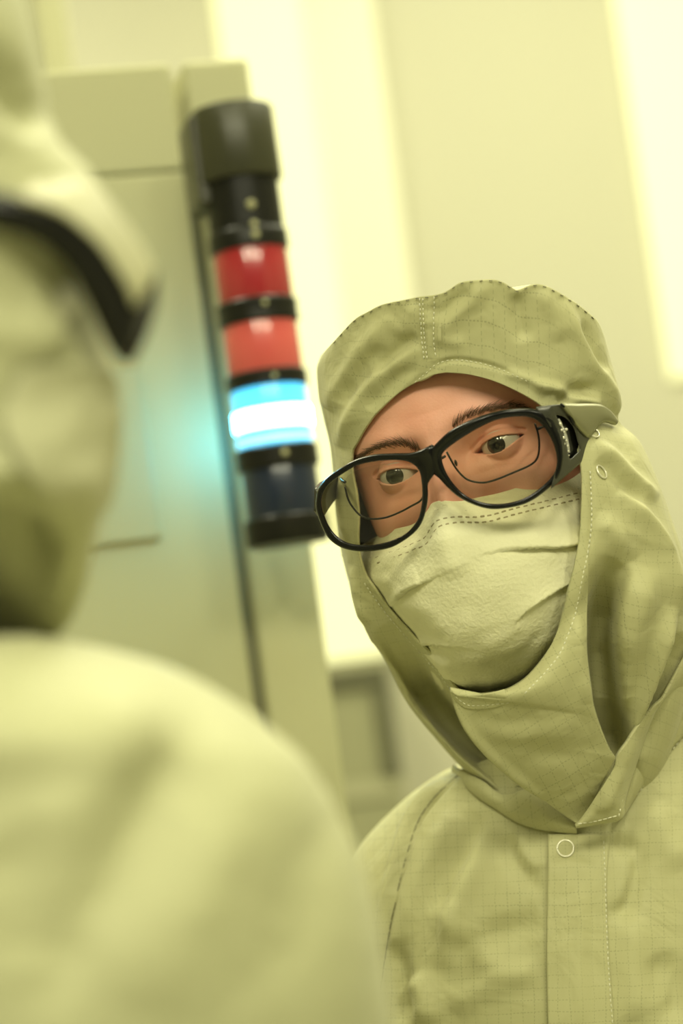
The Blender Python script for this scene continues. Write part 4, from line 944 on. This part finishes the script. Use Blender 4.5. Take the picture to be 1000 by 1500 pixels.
# ---- thin spectacles underneath
sg = empty('spectacles', tuple(W(645, 690, 1.425))); SO = np.array(sg.location)
tag(sg, 'thin dark half-rim spectacles worn underneath the black safety glasses', 'spectacles')
def sdepth(px, py):
    x = ((px - 642) * math.cos(HR) - (py - 684) * math.sin(HR)) / 2480.0; return 1.4235 - 0.33 * x + 1.2 * x * x
SR = [(652, 655), (654, 662), (665, 682), (676, 696), (688, 704), (707, 707), (725, 703), (750, 693), (775, 682), (786, 672), (789.5, 656), (788, 636), (783, 620), (770, 610), (735, 612), (700, 624), (668, 640)]
SL = [(505, 713), (510, 732), (518, 745), (528, 755), (544, 760), (565, 758), (586, 750), (601, 742), (617, 732), (622, 715), (618, 690), (606, 680), (580, 678), (545, 682), (520, 690), (507, 700)]
for poly, k0, k1, c in ((SR, 1, 13, (720, 655)), (SL, 0, 10, (562, 716))):
    s = Shape(); p = spline(poly[k0:k1], 70); s.tube(W(p[:, 0], p[:, 1], sdepth(p[:, 0], p[:, 1])), 0.00062, 8); s.build('rim_wire', M['wire'], sg, SO)
    lens('lens', poly, np.array(c, float), M['specs_lens'], sg, SO, lambda x, y: sdepth(x, y), 0.002, 72, 6)
s = Shape(); p = spline([(622, 700), (630, 688), (640, 676), (652, 668)], 20); s.tube(W(p[:, 0], p[:, 1], sdepth(p[:, 0], p[:, 1]) - 0.004 * np.sin(np.linspace(0, np.pi, 20))), 0.0008, 8); s.build('bridge', M['wire'], sg, SO)
for (x, y) in ((668, 678), (620, 706)):
    s = Shape(); c_ = W(x, y, sdepth(x, y) + 0.006); s.lathe(c_ - 0.0008 * HX, HX, [(0, 0.0012), (0.0006, 0.0022), (0.0012, 0.0012)], 14); s.build('nose_pad', M['wire'], sg, SO)
for pts, dd in (([(788, 628), (806, 620), (826, 612), (850, 606), (880, 602)], np.linspace(0, 0.08, 5)), ([(505, 706), (502, 704), (500, 702), (499, 700), (498, 699)], np.linspace(0, 0.08, 5))):
    P = np.array([W(x, y, sdepth(pts[0][0], pts[0][1]) + q) for (x, y), q in zip(pts, dd)]); s = Shape(); s.tube(spline(P, 20), 0.0009, 8); s.build('temple_wire', M['wire'], sg, SO)

# ================================================================== nearer person, out of focus at the left
NP_ = empty('person', tuple(W(-200, 1500, 0.95) * [1, 1, 0])); NO = np.array(NP_.location)
tag(NP_, 'blurred hooded person in the left foreground seen from the side', 'person')
FR = [(-420, -150, -60, -130, 0.93, 0.060, 0.07), (-520, -110, 0, -90, 0.93, 0.075, 0.08), (-600, 0, 38, 0, 0.93, 0.085, 0.09), (-620, 110, 62, 110, 0.93, 0.09, 0.09), (-620, 200, 86, 205, 0.93, 0.09, 0.09), (-620, 260, 128, 258, 0.93, 0.09, 0.09), (-615, 305, 162, 298, 0.93, 0.088, 0.09), (-610, 360, 152, 350, 0.93, 0.086, 0.09),
      (-600, 430, 140, 430, 0.93, 0.085, 0.09), (-590, 520, 158, 520, 0.93, 0.085, 0.09), (-580, 610, 168, 600, 0.93, 0.085, 0.085), (-560, 690, 163, 690, 0.93, 0.083, 0.08), (-540, 760, 148, 755, 0.93, 0.08, 0.08), (-520, 830, 134, 820, 0.935, 0.045, 0.075), (-500, 880, 118, 880, 0.945, 0.02, 0.07), (-480, 930, 85, 930, 0.955, 0.01, 0.07), (-470, 990, 0, 975, 0.96, 0.01, 0.07), (-470, 1080, -60, 1050, 0.96, 0.03, 0.07)]
FP = body_loft(FR, 150, 160, 0.7, 0.9, 0.0); fn = normals(FP, True); fn *= np.sign(((FP - FP.mean(1, keepdims=True)) * fn).sum(-1).mean())
FP, _ = displace(FP, [([(-60, 60), (0, 110), (30, 150), (62, 195)], 22, -12, 'ridge'), ([(-60, 180), (20, 210), (90, 245), (150, 285)], 26, 3, 'ridge'), ([(0, 560), (60, 590), (120, 560)], 40, -2, 'ridge'),
                      ([(-60, 700), (20, 690), (100, 700), (150, 690)], 30, 8, 'ridge'), ([(-60, 480), (20, 490), (100, 500)], 30, 4, 'ridge'), ([(0, 640), (70, 640), (130, 630)], 24, 5, 'ridge'), ([(-100, 800), (0, 790), (90, 830)], 40, -14, 'ridge')], nrm=fn)
fh = mesh_obj('hood', FP.reshape(-1, 3), grid_faces(*FP.shape[:2], True) + [tuple(range(160)), tuple(149 * 160 + j for j in range(160))[::-1]], M['far_suit'], NP_, NO, uv=np.zeros((FP.shape[0] * FP.shape[1], 2)))
B_F = bvh_of(FP, True)
FT = [(-700, 985, 40, 930, 0.93, 0.105, 0.08), (-820, 1010, 150, 952, 0.92, 0.128, 0.10), (-950, 1050, 270, 990, 0.91, 0.138, 0.12), (-1000, 1120, 390, 1065, 0.90, 0.142, 0.13), (-1020, 1200, 470, 1150, 0.90, 0.14, 0.14), (-1030, 1300, 525, 1250, 0.90, 0.145, 0.14), (-1030, 1420, 560, 1390, 0.90, 0.15, 0.14), (-1030, 1600, 575, 1580, 0.90, 0.15, 0.14), (-1030, 2100, 560, 2100, 0.90, 0.14, 0.14), (-1000, 2900, 540, 2900, 0.90, 0.13, 0.13)]
FTP = body_loft(FT, 140, 160, 0.75, 0.9, 0.0); fn = normals(FTP, True); fn *= np.sign(((FTP - FTP.mean(1, keepdims=True)) * fn).sum(-1).mean())
FTP, _ = displace(FTP, [([(310, 1030), (260, 1110), (200, 1230), (120, 1370), (60, 1500)], 45, -16, 'ridge'), ([(400, 1080), (360, 1200), (280, 1340), (220, 1480)], 60, 10, 'ridge'), ([(180, 1000), (150, 1120), (60, 1230)], 55, 10, 'ridge'), ([(-20, 1230), (30, 1300), (40, 1420)], 45, -12, 'ridge'), ([(480, 1180), (440, 1330), (400, 1480)], 40, -5, 'ridge')], nrm=fn, scale=0.4)
mesh_obj('coverall', FTP.reshape(-1, 3), grid_faces(*FTP.shape[:2], True) + [tuple(range(160)), tuple(139 * 160 + j for j in range(160))[::-1]], M['far_suit'], NP_, NO, uv=np.zeros((FTP.shape[0] * FTP.shape[1], 2)))
hip = FTP[-1].mean(0)
for sx in (-1, 1):
    s = Shape(); s.lathe((hip[0] + sx * 0.11, hip[1], 0), ZV, [(hip[2] + 0.1, 0.11), (0.5, 0.09), (0.1, 0.075), (0.0, 0.06)], 24); s.build('trouser_leg', M['far_suit'], NP_, NO)
# mask of the nearer person
ma_, mb_ = [(30, 545), (80, 538), (130, 535), (166, 545), (176, 600), (174, 660), (166, 720), (158, 745)], [(0, 610), (10, 640), (30, 680), (55, 715), (80, 738), (105, 752), (130, 756), (150, 752)]
n = 50; A1, B1 = spline(ma_, n), spline(mb_, n); tq = np.linspace(0, 1, 24)
gx = A1[:, None, 0] * (1 - tq) + B1[:, None, 0] * tq; gy = A1[:, None, 1] * (1 - tq) + B1[:, None, 1] * tq
gd = np.array([smooth1(hits([B_F], np.stack([gx[i], gy[i]], 1), 0.92), 3) for i in range(n)]); gd = np.apply_along_axis(smooth1, 0, gd, 3, 1)
mP = W(gx, gy, gd - 0.005)
nm = empty('face_mask', tuple(W(140, 640, 0.9))); tag(nm, 'pale mask on the blurred person in the left foreground', 'mask')
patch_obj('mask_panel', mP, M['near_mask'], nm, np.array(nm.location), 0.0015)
s = Shape(); d_ = hit([B_F], 95, 440, 0.85); c_ = W(95, 440, d_ - 0.001); s.lathe(c_, CAM - c_, [(0, 0.0055), (0.0012, 0.005), (0.002, 0.003)], 24); s.build('snap', M['pale_snap'], NP_, NO)
# glasses of the nearer person: dark side band, sheen-coloured brow shelf, lens edge
ng = empty('safety_glasses', tuple(W(180, 430, 0.87))); QO = np.array(ng.location)
tag(ng, 'dark wraparound safety glasses on the blurred person in the left foreground', 'glasses')
up_ = [(-120, 275), (-40, 280), (0, 287), (50, 298), (90, 314), (130, 347), (160, 383), (183, 418), (196, 455), (187, 526)]
lo_ = [(-120, 308), (-40, 320), (0, 331), (50, 347), (86, 371), (113, 407), (135, 450), (152, 486), (168, 513), (184, 529)]
n = 60; da = np.interp(np.linspace(0, 1, n), [0, 0.3, 0.6, 1], [0.846, 0.849, 0.861, 0.884])
patch_obj('temple_arm', strip_patch(up_, lo_, n, 16, da, da + 0.002, 0.004), M['black'], ng, QO, 0.003)
sh_far = [(40, 262), (80, 262), (115, 268), (150, 290), (178, 325), (200, 358), (217, 388), (223, 405)]; sh_near = [(30, 292), (60, 301), (92, 316), (124, 342), (150, 370), (170, 398), (187, 424), (197, 448)]
patch_obj('brow_shelf', strip_patch(sh_far, sh_near, 50, 16, np.interp(np.linspace(0, 1, 50), [0, 1], [0.872, 0.905]), np.interp(np.linspace(0, 1, 50), [0, 1], [0.847, 0.872]), 0.003), M['shelf'], ng, QO, 0.003)
patch_obj('lens', strip_patch([(222, 402), (221, 430), (214, 465), (202, 495), (187, 526)], [(180, 445), (183, 465), (185, 485), (186, 505), (187, 524)], 30, 10, np.linspace(0.905, 0.888, 30), np.linspace(0.874, 0.886, 30), 0.004), M['black'], ng, QO, 0.002)
s = Shape(); p = spline([(221, 398), (224, 420), (219, 455), (206, 492), (187, 528)], 30); s.tube(W(p[:, 0], p[:, 1], np.linspace(0.905, 0.888, 30)), 0.0022, 8); s.build('rim', M['black'], ng, QO)
